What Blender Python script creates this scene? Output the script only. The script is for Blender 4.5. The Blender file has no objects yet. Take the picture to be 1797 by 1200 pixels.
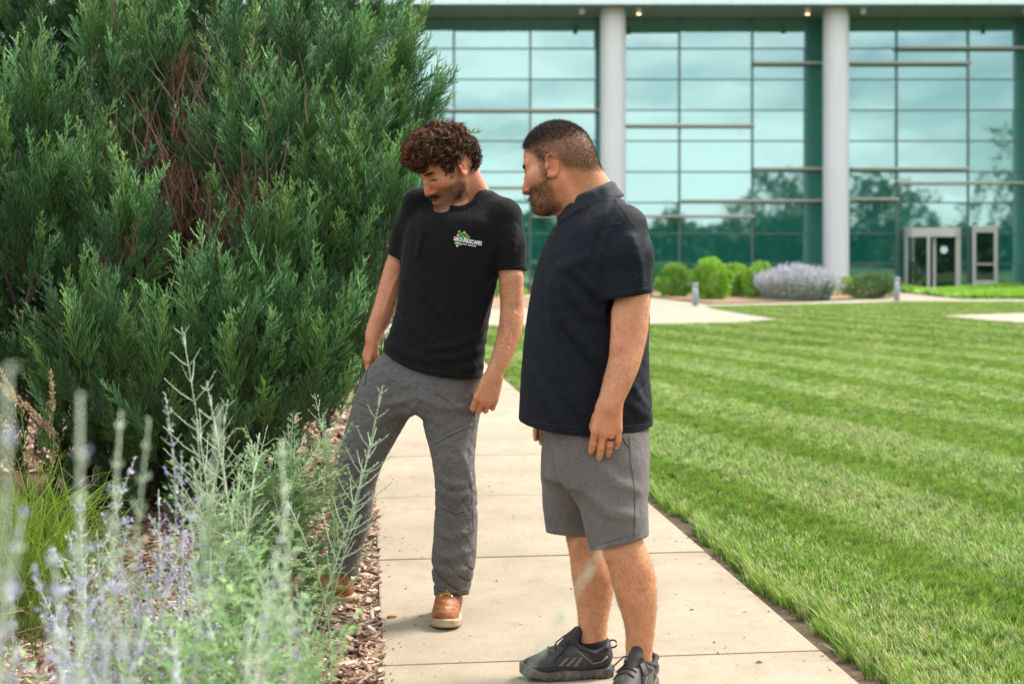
import bpy, bmesh, math, random
import numpy as np
from mathutils import Vector, Matrix, Euler
from mathutils.bvhtree import BVHTree

SC = bpy.context.scene
R = math.radians
# ------------------------------------------------------------------ camera, sky, sun, exposure
CAM_H = 1.33
FPX, CX, HZ = 2300.0, 898.5, 456.0          # focal length in photo pixels, principal column, horizon row
cam_d = bpy.data.cameras.new('camera')
cam_d.sensor_width = 36.0
cam_d.lens = FPX / 1797.0 * 36.0
cam_d.shift_y = -(600.0 - HZ) / 1797.0
cam_d.clip_start = 0.05
cam_d.clip_end = 2000.0
cam_d.dof.use_dof = True
cam_d.dof.focus_distance = 4.85
cam_d.dof.aperture_fstop = 2.8
cam = bpy.data.objects.new('camera', cam_d)
SC.collection.objects.link(cam)
cam.location = (0, 0, CAM_H)
cam.rotation_euler = (R(90), 0, 0)
SC.camera = cam

SUN_EL, SUN_AZ = R(52), R(62)                # azimuth measured from +Y towards +X
world = bpy.data.worlds.new('World')
SC.world = world
world.use_nodes = True
wn, wl = world.node_tree.nodes, world.node_tree.links
wn.clear()
w_out = wn.new('ShaderNodeOutputWorld')
w_bg = wn.new('ShaderNodeBackground')
w_sky = wn.new('ShaderNodeTexSky')
w_sky.sky_type = 'NISHITA'
w_sky.sun_disc = False
w_sky.sun_elevation = SUN_EL
w_sky.sun_rotation = SUN_AZ
w_sky.air_density, w_sky.dust_density, w_sky.ozone_density = 1.0, 2.0, 1.0
w_bg.inputs['Strength'].default_value = 0.085
# thin bright overcast: a broken cloud sheet over the blue
w_tc = wn.new('ShaderNodeTexCoord')
w_map = wn.new('ShaderNodeMapping'); w_map.inputs['Scale'].default_value = (2.2, 2.2, 9.0)
w_no = wn.new('ShaderNodeTexNoise'); w_no.inputs['Scale'].default_value = 1.6
w_no.inputs['Detail'].default_value = 7.0; w_no.inputs['Roughness'].default_value = 0.58
w_rmp = wn.new('ShaderNodeValToRGB')
w_rmp.color_ramp.elements[0].position = 0.40; w_rmp.color_ramp.elements[0].color = (0.22, 0.22, 0.22, 1)
w_rmp.color_ramp.elements[1].position = 0.58; w_rmp.color_ramp.elements[1].color = (1, 1, 1, 1)
w_mix = wn.new('ShaderNodeMixRGB')
w_mix.inputs['Color2'].default_value = (9.3, 9.6, 9.8, 1)
wl.new(w_tc.outputs['Generated'], w_map.inputs['Vector'])
wl.new(w_map.outputs['Vector'], w_no.inputs['Vector'])
wl.new(w_no.outputs['Fac'], w_rmp.inputs['Fac'])
wl.new(w_rmp.outputs['Color'], w_mix.inputs['Fac'])
wl.new(w_sky.outputs['Color'], w_mix.inputs['Color1'])
wl.new(w_mix.outputs['Color'], w_bg.inputs['Color'])
wl.new(w_bg.outputs['Background'], w_out.inputs['Surface'])

sun_d = bpy.data.lights.new('sun', 'SUN')
sun_d.energy = 2.3
sun_d.angle = R(18)
sun_d.color = (1.0, 0.94, 0.85)
sun = bpy.data.objects.new('sun', sun_d)
SC.collection.objects.link(sun)
sdir = Vector((math.sin(SUN_AZ) * math.cos(SUN_EL), math.cos(SUN_AZ) * math.cos(SUN_EL), math.sin(SUN_EL)))
sun.rotation_euler = sdir.to_track_quat('Z', 'Y').to_euler()
sun.location = (8, 4, 12)

SC.view_settings.view_transform = 'Standard'
SC.view_settings.look = 'None'
SC.view_settings.gamma = 1.0
SC.view_settings.exposure = 1.62
SC.view_settings.use_curve_mapping = False
SC.cycles.max_bounces = 8
SC.cycles.transparent_max_bounces = 8

# ------------------------------------------------------------------ helpers
rng = np.random.default_rng(7)
random.seed(7)
COL = SC.collection

def at(px, py, Y):
    """world point seen at a photo pixel at distance Y"""
    return np.array([(px - CX) / FPX * Y, Y, CAM_H - (py - HZ) / FPX * Y])

def gnd(px, py, z=0.0):
    """ground point seen at a photo pixel"""
    Y = FPX * (CAM_H - z) / (py - HZ)
    return ((px - CX) / FPX * Y, Y, z)

def tag(o, label=None, cat=None, group=None, kind=None):
    if label: o['label'] = label
    if cat: o['category'] = cat
    if group: o['group'] = group
    if kind: o['kind'] = kind
    return o

def link(name, me, parent=None, mat=None):
    o = bpy.data.objects.new(name, me)
    COL.objects.link(o)
    if parent is not None: o.parent = parent
    if mat is not None and me is not None:
        for m in (mat if isinstance(mat, (list, tuple)) else [mat]): me.materials.append(m)
    return o

def empty(name, loc, label=None, cat=None, group=None):
    o = bpy.data.objects.new(name, None)
    COL.objects.link(o)
    o.location = loc
    o.empty_display_size = 0.1
    return tag(o, label, cat, group)

def mesh_np(name, V, F, smooth=True, cols=None, midx=None):
    """numpy mesh; F is an (n,3) or (n,4) array or a list of such arrays"""
    me = bpy.data.meshes.new(name)
    Fs = F if isinstance(F, list) else [F]
    Fs = [np.asarray(f, dtype=np.int32) for f in Fs if len(f)]
    V = np.asarray(V, dtype=np.float32)
    me.vertices.add(len(V))
    me.vertices.foreach_set('co', V.ravel())
    nl = sum(f.size for f in Fs); nf = sum(len(f) for f in Fs)
    me.loops.add(nl); me.polygons.add(nf)
    me.loops.foreach_set('vertex_index', np.concatenate([f.ravel() for f in Fs]))
    tot = np.concatenate([np.full(len(f), f.shape[1], np.int32) for f in Fs])
    st = np.zeros(nf, np.int32); st[1:] = np.cumsum(tot)[:-1]
    me.polygons.foreach_set('loop_start', st)
    me.polygons.foreach_set('use_smooth', np.full(nf, smooth))
    if midx is not None: me.polygons.foreach_set('material_index', np.asarray(midx, np.int32))
    me.update(calc_edges=True)
    if cols is not None:
        for cn, c in cols.items():
            c = np.asarray(c, np.float32)
            if c.ndim == 1: c = np.repeat(c[:, None], 3, 1)
            a = me.color_attributes.new(cn, 'FLOAT_COLOR', 'POINT')
            a.data.foreach_set('color', np.concatenate([c, np.ones((len(c), 1), np.float32)], 1).ravel())
    return me

class MB:
    """collects simple shapes into one mesh"""
    def __init__(s): s.V = []; s.F3 = []; s.F4 = []; s.n = 0; s.A = []
    def add(s, V, F, a=0.0):
        V = np.asarray(V, float); F = np.asarray(F, int)
        s.V.append(V); (s.F3 if F.shape[1] == 3 else s.F4).append(F + s.n); s.n += len(V)
        s.A.append(np.full(len(V), a) if np.isscalar(a) else np.asarray(a, float))
        return s
    def box(s, lo, hi, a=0.0):
        x0, y0, z0 = lo; x1, y1, z1 = hi
        V = [(x0,y0,z0),(x1,y0,z0),(x1,y1,z0),(x0,y1,z0),(x0,y0,z1),(x1,y0,z1),(x1,y1,z1),(x0,y1,z1)]
        return s.add(V, [(0,3,2,1),(4,5,6,7),(0,1,5,4),(1,2,6,5),(2,3,7,6),(3,0,4,7)], a)
    def tube(s, pts, rad, n=5, a=0.0, cap=True):
        P = np.asarray(pts, float); m = len(P)
        rad = np.full(m, rad) if np.isscalar(rad) else np.asarray(rad, float)
        T = np.gradient(P, axis=0); T /= np.linalg.norm(T, axis=1)[:, None] + 1e-12
        up = np.array([0, 0, 1.0]) if abs(T[:, 2]).mean() < 0.8 else np.array([1.0, 0, 0])
        A = np.cross(T, up); A /= np.linalg.norm(A, axis=1)[:, None] + 1e-12
        B = np.cross(T, A)
        th = np.arange(n) * 2 * np.pi / n
        V = P[:, None] + rad[:, None, None] * (np.cos(th)[None, :, None] * A[:, None] + np.sin(th)[None, :, None] * B[:, None])
        i = np.arange(m - 1)[:, None] * n; j = np.arange(n)[None]; j2 = (j + 1) % n
        F = np.stack([i + j, i + j2, i + n + j2, i + n + j], -1).reshape(-1, 4)
        av = a if np.isscalar(a) else np.repeat(np.asarray(a, float), n)
        s.add(V.reshape(-1, 3), F[:, ::-1], av)
        if cap:
            st = s.n - m * n
            for k, e in ((0, 1), (m - 1, -1)):
                s.V.append(P[k][None]); s.A.append(np.array([a if np.isscalar(a) else a[k]])); s.n += 1
                idx = st + k * n + np.arange(n)
                t = np.stack([idx, np.roll(idx, -1), np.full(n, s.n - 1)], 1)
                s.F3.append(t if e == 1 else t[:, ::-1])
        return s
    def lathe(s, prof, c=(0, 0, 0), n=16, a=0.0):
        prof = np.asarray(prof, float); m = len(prof)
        th = np.arange(n) * 2 * np.pi / n
        V = np.stack([prof[:, 0][:, None] * np.cos(th) + c[0], prof[:, 0][:, None] * np.sin(th) + c[1],
                      np.repeat(prof[:, 1][:, None], n, 1) + c[2]], -1)
        i = np.arange(m - 1)[:, None] * n; j = np.arange(n)[None]; j2 = (j + 1) % n
        return s.add(V.reshape(-1, 3), np.stack([i + j, i + j2, i + n + j2, i + n + j], -1).reshape(-1, 4), a)
    def mesh(s, name, smooth=False, col=False):
        V = np.concatenate(s.V) if s.V else np.zeros((0, 3))
        F = ([np.concatenate(s.F3)] if s.F3 else []) + ([np.concatenate(s.F4)] if s.F4 else [])
        return mesh_np(name, V, F, smooth, {'tint': np.concatenate(s.A)} if col else None)
    def obj(s, name, mat, parent=None, smooth=False, col=False):
        return link(name, s.mesh(name, smooth, col), parent, mat)

def bevel(o, w=0.01, seg=2):
    m = o.modifiers.new('bevel', 'BEVEL'); m.width = w; m.segments = seg; m.limit_method = 'ANGLE'
    return o

# ------------------------------------------------------------------ materials
def mat(name, color=(.5, .5, .5), rough=.6, metal=0.0, spec=.5, **kw):
    m = bpy.data.materials.new(name); m.use_nodes = True
    b = m.node_tree.nodes['Principled BSDF']
    b.inputs['Base Color'].default_value = (*color, 1)
    b.inputs['Roughness'].default_value = rough
    b.inputs['Metallic'].default_value = metal
    b.inputs['Specular IOR Level'].default_value = spec
    for k, v in kw.items(): b.inputs[k.replace('_', ' ')].default_value = v
    m['b'] = 1
    return m

class NT:
    """small node-tree helper"""
    def __init__(s, m):
        s.m = m; s.t = m.node_tree; s.N = s.t.nodes; s.L = s.t.links; s.b = s.N['Principled BSDF']
    def n(s, typ, **props):
        x = s.N.new('ShaderNode' + typ)
        for k, v in props.items():
            if k.startswith('i_'):
                key = k[2:]; x.inputs[int(key) if key.isdigit() else key.replace('_', ' ')].default_value = v
            else: setattr(x, k, v)
        return x
    def l(s, a, b): s.L.new(a, b)
    def coords(s, kind='Object', scale=(1, 1, 1)):
        tc = s.n('TexCoord'); mp = s.n('Mapping'); mp.inputs['Scale'].default_value = scale
        s.l(tc.outputs[kind], mp.inputs['Vector']); return mp.outputs['Vector']
    def noise(s, vec, scale, detail=4, rough=.55):
        x = s.n('TexNoise'); x.inputs['Scale'].default_value = scale
        x.inputs['Detail'].default_value = detail; x.inputs['Roughness'].default_value = rough
        if vec is not None: s.l(vec, x.inputs['Vector'])
        return x.outputs['Fac']
    def ramp(s, fac, stops):
        x = s.n('ValToRGB'); e = x.color_ramp.elements
        while len(e) < len(stops): e.new(0.5)
        for k, (p, c) in enumerate(stops):
            e[k].position = p; e[k].color = (*c, 1) if len(c) == 3 else c
        s.l(fac, x.inputs['Fac']); return x.outputs['Color']
    def mix(s, fac, a, b, mode='MIX'):
        x = s.n('MixRGB', blend_type=mode)
        for v, key in ((fac, 'Fac'), (a, 'Color1'), (b, 'Color2')):
            if isinstance(v, (int, float)): x.inputs[key].default_value = v
            elif isinstance(v, tuple): x.inputs[key].default_value = (*v, 1)
            else: s.l(v, x.inputs[key])
        return x.outputs['Color']
    def math(s, op, a, b=0.0):
        x = s.n('Math', operation=op)
        for k, v in ((0, a), (1, b)):
            if isinstance(v, (int, float)): x.inputs[k].default_value = v
            else: s.l(v, x.inputs[k])
        return x.outputs[0]
    def attr(s, name):
        return s.n('Attribute', attribute_name=name)
    def bump(s, h, strength=.3, dist=.01):
        x = s.n('Bump'); x.inputs['Strength'].default_value = strength; x.inputs['Distance'].default_value = dist
        s.l(h, x.inputs['Height']); s.l(x.outputs['Normal'], s.b.inputs['Normal'])
        return x
    def color(s, c): s.l(c, s.b.inputs['Base Color'])

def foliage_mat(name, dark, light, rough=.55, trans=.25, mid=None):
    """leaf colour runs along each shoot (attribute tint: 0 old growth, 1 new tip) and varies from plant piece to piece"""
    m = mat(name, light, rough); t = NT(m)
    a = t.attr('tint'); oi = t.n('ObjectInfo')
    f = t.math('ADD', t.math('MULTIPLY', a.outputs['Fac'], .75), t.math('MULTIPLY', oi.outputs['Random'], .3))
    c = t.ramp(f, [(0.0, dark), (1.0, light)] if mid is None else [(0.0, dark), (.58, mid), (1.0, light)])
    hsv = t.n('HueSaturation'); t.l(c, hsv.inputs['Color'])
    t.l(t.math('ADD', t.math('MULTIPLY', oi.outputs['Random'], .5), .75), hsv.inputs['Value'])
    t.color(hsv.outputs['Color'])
    if trans:
        tr = t.n('BsdfTranslucent'); t.l(hsv.outputs['Color'], tr.inputs['Color'])
        mx = t.n('MixShader'); mx.inputs['Fac'].default_value = trans
        out = t.N['Material Output']
        t.l(t.b.outputs['BSDF'], mx.inputs[1]); t.l(tr.outputs['BSDF'], mx.inputs[2]); t.l(mx.outputs['Shader'], out.inputs['Surface'])
    return m

# ------------------------------------------------------------------ scatter: geometry-node instances of unlinked prototypes (for stuff only)
def scatter(name, pts, rots, scl, protos, idx, parent=None, tints=None):
    """one object that places the prototype meshes at points"""
    me = bpy.data.meshes.new(name)
    n = len(pts)
    me.vertices.add(n); me.vertices.foreach_set('co', np.asarray(pts, np.float32).ravel())
    a = me.attributes.new('rot', 'FLOAT_VECTOR', 'POINT'); a.data.foreach_set('vector', np.asarray(rots, np.float32).ravel())
    S = np.asarray(scl, np.float32)
    if S.ndim == 1: S = np.repeat(S[:, None], 3, 1)
    a = me.attributes.new('scl', 'FLOAT_VECTOR', 'POINT'); a.data.foreach_set('vector', np.ascontiguousarray(S).ravel())
    a = me.attributes.new('pick', 'INT', 'POINT'); a.data.foreach_set('value', np.asarray(idx, np.int32))
    o = link(name, me, parent)
    ng = bpy.data.node_groups.new(name, 'GeometryNodeTree')
    ng.interface.new_socket('Geometry', in_out='INPUT', socket_type='NodeSocketGeometry')
    ng.interface.new_socket('Geometry', in_out='OUTPUT', socket_type='NodeSocketGeometry')
    N, L = ng.nodes, ng.links
    gi, go = N.new('NodeGroupInput'), N.new('NodeGroupOutput')
    m2p = N.new('GeometryNodeMeshToPoints')
    L.new(gi.outputs[0], m2p.inputs['Mesh'])
    g2i = N.new('GeometryNodeGeometryToInstance')
    for pr in reversed(protos):
        oi = N.new('GeometryNodeObjectInfo'); oi.inputs['Object'].default_value = pr
        L.new(oi.outputs['Geometry'], g2i.inputs[0])
    iop = N.new('GeometryNodeInstanceOnPoints')
    iop.inputs['Pick Instance'].default_value = True
    def na(nm, typ):
        x = N.new('GeometryNodeInputNamedAttribute'); x.data_type = typ; x.inputs['Name'].default_value = nm
        return x.outputs[0]
    L.new(m2p.outputs['Points'], iop.inputs['Points'])
    L.new(g2i.outputs[0], iop.inputs['Instance'])
    L.new(na('pick', 'INT'), iop.inputs['Instance Index'])
    e2r = N.new('FunctionNodeEulerToRotation')
    L.new(na('rot', 'FLOAT_VECTOR'), e2r.inputs[0]); L.new(e2r.outputs[0], iop.inputs['Rotation'])
    L.new(na('scl', 'FLOAT_VECTOR'), iop.inputs['Scale'])
    L.new(iop.outputs['Instances'], go.inputs[0])
    md = o.modifiers.new('scatter', 'NODES'); md.node_group = ng
    return o

def proto(name, mb, m, smooth=False):
    """an unlinked prototype for scatter()"""
    me = mb.mesh(name, smooth, True); me.materials.append(m)
    return bpy.data.objects.new(name, me)

def dir_euler(D, roll=None):
    """euler angles turning +Z to each direction of D"""
    D = np.asarray(D, float); D = D / (np.linalg.norm(D, axis=1)[:, None] + 1e-12)
    out = np.zeros_like(D)
    roll = rng.uniform(0, 2 * np.pi, len(D)) if roll is None else roll
    for i, d in enumerate(D):
        q = Vector(d).to_track_quat('Z', 'Y') @ Euler((0, 0, roll[i])).to_quaternion()
        out[i] = q.to_euler()
    return out
# ------------------------------------------------------------------ distance-field modelling for the two people
def smin(a, b, k):
    if k <= 0: return np.minimum(a, b)
    h = np.clip(.5 + .5 * (b - a) / k, 0, 1)
    return b + (a - b) * h - k * h * (1 - h)
def smax(a, b, k): return -smin(-a, -b, k)

def d_cone(P, a, b, r1, r2):
    ab = b - a; L2 = ab @ ab + 1e-12
    q = P - a
    t = np.clip((q @ ab) / L2, 0, 1)
    return np.sqrt(((q - t[..., None] * ab) ** 2).sum(-1)) - (r1 + (r2 - r1) * t)

def d_ell(P, c, r, M=None):
    q = P - c
    if M is not None: q = q @ M                      # columns of M: local axes
    r = np.asarray(r, float)
    k0 = np.sqrt(((q / r) ** 2).sum(-1)); k1 = np.sqrt(((q / (r * r)) ** 2).sum(-1)) + 1e-9
    return k0 * (k0 - 1) / k1

class SDF:
    def __init__(s): s.ops = []; s.fr = None; s.sc = 1.0
    def frame(s, M=None, c=None, sc=1.0):            # following prims use local coordinates
        s.fr = None if M is None else (np.asarray(M, float), np.asarray(c, float)); s.sc = sc; return s
    def w(s, p):
        p = np.asarray(p, float)
        return p if s.fr is None else s.fr[0] @ (p * s.sc) + s.fr[1]
    def raw(s, fn, lo, hi, k=.02, op='u'):
        s.ops.append((fn, np.asarray(lo, float), np.asarray(hi, float), k, op)); return s
    def cone(s, a, b, r1, r2=None, k=.02, op='u'):
        r2 = r1 if r2 is None else r2
        a, b = s.w(a), s.w(b); r1 *= s.sc; r2 *= s.sc; k *= s.sc
        m = max(r1, r2)
        return s.raw(lambda P: d_cone(P, a, b, r1, r2), np.minimum(a, b) - m, np.maximum(a, b) + m, k, op)
    def chain(s, pts, rad, k=.02, kj=.008, op='u'):
        """tapered tube along points: segments joined smoothly, then blended in as one"""
        pts = [s.w(p) for p in pts]; rad = [r * s.sc for r in rad]
        def fn(P):
            d = None
            for i in range(len(pts) - 1):
                e = d_cone(P, pts[i], pts[i + 1], rad[i], rad[i + 1])
                d = e if d is None else smin(d, e, kj)
            return d
        A = np.array(pts); m = max(rad)
        return s.raw(fn, A.min(0) - m, A.max(0) + m, k * s.sc, op)
    def ell(s, c, r, k=.02, op='u', M=None):
        c = s.w(c); r = np.asarray(r, float) * s.sc
        L = np.eye(3) if s.fr is None else s.fr[0]
        if M is not None: L = L @ np.asarray(M, float)
        m = np.abs(L) @ r
        return s.raw(lambda P: d_ell(P, c, r, L), c - m, c + m, k * s.sc, op)
    def loft(s, st, k=.02, n=2.2, yaw=0.0, op='u'):
        """stations (z, cx, cy, halfwidth, halfdepth), elliptical slices stacked along z and turned by yaw"""
        st = np.array(sorted(st)); z = st[:, 0]; ca, sa = math.cos(yaw), math.sin(yaw)
        # smooth resampling
        zz = np.linspace(z[0], z[-1], 64)
        cols = [np.interp(zz, z, st[:, i]) for i in range(1, 5)]
        ker = np.array([1, 4, 7, 9, 7, 4, 1.0]); ker /= ker.sum()
        cols = [np.convolve(np.pad(c, 3, 'edge'), ker, 'valid') for c in cols]
        def fn(P):
            cx, cy, a, b = [np.interp(P[..., 2], zz, c) for c in cols]
            x, y = P[..., 0] - cx, P[..., 1] - cy
            u, v = x * ca + y * sa, -x * sa + y * ca
            q = (np.abs(u / a) ** n + np.abs(v / b) ** n + 1e-12) ** (1 / n)
            rr = np.sqrt(u * u + v * v)
            d = np.where(q > 0.25, rr * (1 - 1 / np.maximum(q, .25)), -np.minimum(a, b) * .75)
            e = np.maximum(z[0] - P[..., 2], P[..., 2] - z[-1])
            return smax(d, e, .02)
        m = max(st[:, 3].max(), st[:, 4].max())
        return s.raw(fn, (st[:, 1].min() - m, st[:, 2].min() - m, z[0]), (st[:, 1].max() + m, st[:, 2].max() + m, z[-1]), k, op)
    def cut(s, p, nrm, lo=None, hi=None, k=.004):
        """remove what lies on the side the normal points to, within a box"""
        p, nrm = np.asarray(p, float), np.asarray(nrm, float); nrm = nrm / np.linalg.norm(nrm)
        return s.raw(lambda P: (P - p) @ nrm, lo if lo is not None else (-99,) * 3, hi if hi is not None else (99,) * 3, k, 'i')
    def shell(s, t):
        return s.raw(t, (-99,) * 3, (99,) * 3, 0, 'shell')
    def disp(s, fn, lo=(-99,) * 3, hi=(99,) * 3):
        return s.raw(fn, lo, hi, 0, 'd')
    def ridge(s, pts, r, k=.018, sink=.35, op='u'):
        """a cloth fold along points lying on the surface"""
        pts = [np.asarray(p, float) for p in pts]
        rad = [r * (.25 + .75 * math.sin(math.pi * (i + .35) / (len(pts) - .3))) for i in range(len(pts))]
        pts = [p + np.array([0, 1, 0]) * r * sink for p in pts]
        return s.chain(pts, rad, k=k, op=op)
    def ev(s, P, half=0.0):
        """P (nb, n, 3) grouped by block"""
        d = np.full(P.shape[:2], 1.0)
        c0, c1 = P.min(1), P.max(1)
        for fn, lo, hi, k, op in s.ops:
            pad = k + half + .03
            if op == 'shell':
                d = np.maximum(d, -(d + fn)); continue
            m = np.all(c1 + pad > lo, 1) & np.all(c0 - pad < hi, 1)
            if not m.any(): continue
            Q = P[m]
            if op == 'u': d[m] = smin(d[m], fn(Q), k)
            elif op == 's': d[m] = smax(d[m], -fn(Q), k)
            elif op == 'i': d[m] = smax(d[m], fn(Q), k)
            elif op == 'd': d[m] -= fn(Q)
        return d
    def at(s, P): return s.ev(np.asarray(P, float)[None].reshape(-1, 1, 3))[:, 0]
    def bounds(s):
        u = [o for o in s.ops if o[4] == 'u']
        return np.min([o[1] for o in u], 0) - .02, np.max([o[2] for o in u], 0) + .02
    def hit(s, px, py, off=0.0):
        """surface point on the ray through a photo pixel"""
        d = np.array([(px - CX) / FPX, 1.0, -(py - HZ) / FPX]); d /= np.linalg.norm(d)
        lo, hi = s.bounds(); t = max(lo[1] - .05, .5); o = np.array([0, 0, CAM_H])
        best = (9, None)
        for _ in range(160):
            p = o + d * t; v = float(s.at(p[None])[0]); 
            if abs(v) < best[0]: best = (abs(v), p)
            if v < .0004: break
            t += min(max(v * .7, .0006), .05)
            if t > hi[1] + .5: break
        return best[1] - d * off
    def line(s, pix, off=0.0, per=6):
        """surface points under a pixel polyline"""
        out = []
        for (a, b) in zip(pix[:-1], pix[1:]):
            for q in range(per):
                f = q / per; out.append(s.hit(a[0] + (b[0] - a[0]) * f, a[1] + (b[1] - a[1]) * f, off))
        out.append(s.hit(*pix[-1], off)); return np.array(out)
    def mesh(s, h=.004):
        lo, hi = s.bounds(); B = 8 * h
        nb = np.ceil((hi - lo) / B).astype(int) + 1
        g = np.stack(np.meshgrid(*[np.arange(n) for n in nb], indexing='ij'), -1).reshape(-1, 3)
        dc = s.ev((lo + (g + .5) * B)[:, None, :], half=B)[:, 0]
        g = g[np.abs(dc) < B * 1.45]
        l9 = np.stack(np.meshgrid(*[np.arange(9)] * 3, indexing='ij'), -1).reshape(-1, 3)
        D = np.empty((len(g), 729))
        for i in range(0, len(g), 600):
            gg = g[i:i + 600]
            D[i:i + 600] = s.ev(lo + (gg[:, None, :] * 8 + l9[None]) * h)
        D = D.reshape(-1, 9, 9, 9)
        N = (nb * 8 + 2).astype(np.int64)
        # cell vertices
        corners = [(0,0,0),(1,0,0),(0,1,0),(1,1,0),(0,0,1),(1,0,1),(0,1,1),(1,1,1)]
        C = np.stack([D[:, a:a + 8, b:b + 8, c:c + 8] for a, b, c in corners], -1)
        neg = C < 0
        act = neg.any(-1) & ~neg.all(-1)
        bi, x, y, z = np.nonzero(act)
        Cv = C[bi, x, y, z]
        acc = np.zeros((len(Cv), 3)); cnt = np.zeros(len(Cv))
        for i in range(8):
            for ax in range(3):
                if corners[i][ax] == 0:
                    j = i + (1, 2, 4)[ax]
                    a, b = Cv[:, i], Cv[:, j]; m = (a < 0) != (b < 0)
                    t = np.where(m, a / np.where(m, a - b, 1), 0)
                    p = np.repeat(np.array(corners[i], float)[None], len(Cv), 0); p[:, ax] += t
                    acc[m] += p[m]; cnt[m] += 1
        gi = g[bi] * 8 + np.stack([x, y, z], 1)
        V = lo + (gi + acc / cnt[:, None]) * h
        key = (gi[:, 0] * N[1] + gi[:, 1]) * N[2] + gi[:, 2]
        o = np.argsort(key); ks = key[o]
        def find(cells):
            kk = (cells[:, 0] * N[1] + cells[:, 1]) * N[2] + cells[:, 2]
            p = np.clip(np.searchsorted(ks, kk), 0, len(ks) - 1)
            return np.where(ks[p] == kk, o[p], -1)
        F = []
        for ax in range(3):
            sl0 = [slice(0, 8)] * 3; sl1 = [slice(0, 8)] * 3; sl1[ax] = slice(1, 9)
            a, b = D[(slice(None), *sl0)], D[(slice(None), *sl1)]
            m = (a < 0) != (b < 0)
            q = np.nonzero(m); base = g[q[0]] * 8 + np.stack(q[1:], 1)
            u, v = [i for i in range(3) if i != ax]
            if ax == 1: u, v = v, u
            off = []
            for du, dv in ((1, 1), (0, 1), (0, 0), (1, 0)):
                c = base.copy(); c[:, u] -= du; c[:, v] -= dv; off.append(find(c))
            Q = np.stack(off, 1); inside = a[q] < 0
            ok = (Q >= 0).all(1)
            Q[~inside] = Q[~inside][:, ::-1]
            F.append(Q[ok])
        return V, np.concatenate(F)

_W = {}
def wob(P, freq, seed=0, n=6):
    """cheap smooth noise, about -1..1"""
    key = (seed, n)
    if key not in _W:
        r = np.random.default_rng(seed + 91); w = r.normal(size=(n, 3)); w /= np.linalg.norm(w, axis=1)[:, None]
        _W[key] = (w * r.uniform(.6, 1.5, (n, 1)), r.uniform(0, 6.28, n))
    w, ph = _W[key]
    out = 0
    for i in range(n): out = out + np.sin(P @ (w[i] * freq) + ph[i])
    return out / (n * .55)

def sdf_obj(name, sdf, h, m, parent, cols=None, smooth=True):
    V, F = sdf.mesh(h)
    c = {k: f(V) for k, f in cols.items()} if cols else None
    base = np.array(parent.matrix_basis.translation) if parent is not None and parent.parent is None else np.zeros(3)
    if parent is not None and parent.parent is not None: base = np.array(parent.parent.matrix_basis.translation)
    me = mesh_np(name, V - base, F, smooth, c)
    o = link(name, me, parent, m)
    return o
# ------------------------------------------------------------------ the setting: ground, walk, lawn, paths
def noisy_ground(name, c0, c1, scale, rough=.95, bump=.4, c2=None):
    m = mat(name, c0, rough, spec=.2); t = NT(m); v = t.coords('Object')
    f = t.noise(v, scale, 6, .65); c = t.ramp(f, [(.3, c0), (.7, c1)])
    if c2: c = t.mix(t.ramp(t.noise(v, scale * .09, 3), [(.42, (0, 0, 0)), (.62, (1, 1, 1))]), c, c2)
    t.color(c); t.bump(t.noise(v, scale * 2.2, 5, .7), bump, .02); return m

M_soil = noisy_ground('soil', (.050, .034, .022), (.13, .092, .060), 38)
M_mulchbase = noisy_ground('mulch_ground', (.040, .022, .014), (.12, .066, .042), 30)
M_turf = noisy_ground('turf_thatch', (.030, .050, .012), (.085, .12, .032), 26, c2=(.10, .105, .04))

def concrete_mat(name, base, warm=1.0):
    m = mat(name, base, .88, spec=.25); t = NT(m); v = t.coords('Object'); oi = t.n('ObjectInfo')
    b = np.array(base)
    big = t.noise(v, 1.7, 5, .6); mid = t.noise(v, 9, 5, .6); fine = t.noise(v, 260, 3, .7)
    c = t.ramp(big, [(.3, tuple(b * .80)), (.7, tuple(b * 1.10))])
    c = t.mix(t.math('MULTIPLY', t.ramp(mid, [(.46, (0, 0, 0)), (.72, (1, 1, 1))]), .55), c, tuple(b * np.array([.74, .71, .66])))
    c = t.mix(.55, c, t.ramp(fine, [(.32, (.30, .27, .22)), (.5, (.72, .70, .66)), (.72, (1, 1, 1))]), 'MULTIPLY')
    vo = t.n('TexVoronoi'); vo.inputs['Scale'].default_value = 16; t.l(v, vo.inputs['Vector'])
    sp = t.ramp(vo.outputs['Distance'], [(.035, (.35, .30, .24)), (.075, (1, 1, 1))])
    c = t.mix(.8, c, sp, 'MULTIPLY')
    hsv = t.n('HueSaturation'); t.l(c, hsv.inputs['Color'])
    t.l(t.math('ADD', t.math('MULTIPLY', oi.outputs['Random'], .12), 1.16), hsv.inputs['Value'])
    t.color(hsv.outputs['Color']); t.bump(fine, .35, .004); return m
M_conc = concrete_mat('broom_finished_concrete', (.315, .264, .195))
M_conc2 = concrete_mat('pale_concrete', (.33, .29, .235))

def sheet(name, pts, z, m, kind='structure', cuts=0):
    bm = bmesh.new(); bm.faces.new([bm.verts.new((x, y, z)) for x, y in pts])
    me = bpy.data.meshes.new(name); bm.to_mesh(me); bm.free()
    return tag(link(name, me, None, m), kind=kind)

sheet('ground', [(-400, -300), (400, -300), (400, 500), (-400, 500)], -.06, M_soil)
sheet('lawn', [(-70, -25), (90, -25), (90, 61.5), (-70, 61.5)], -.022, M_turf)

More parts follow.
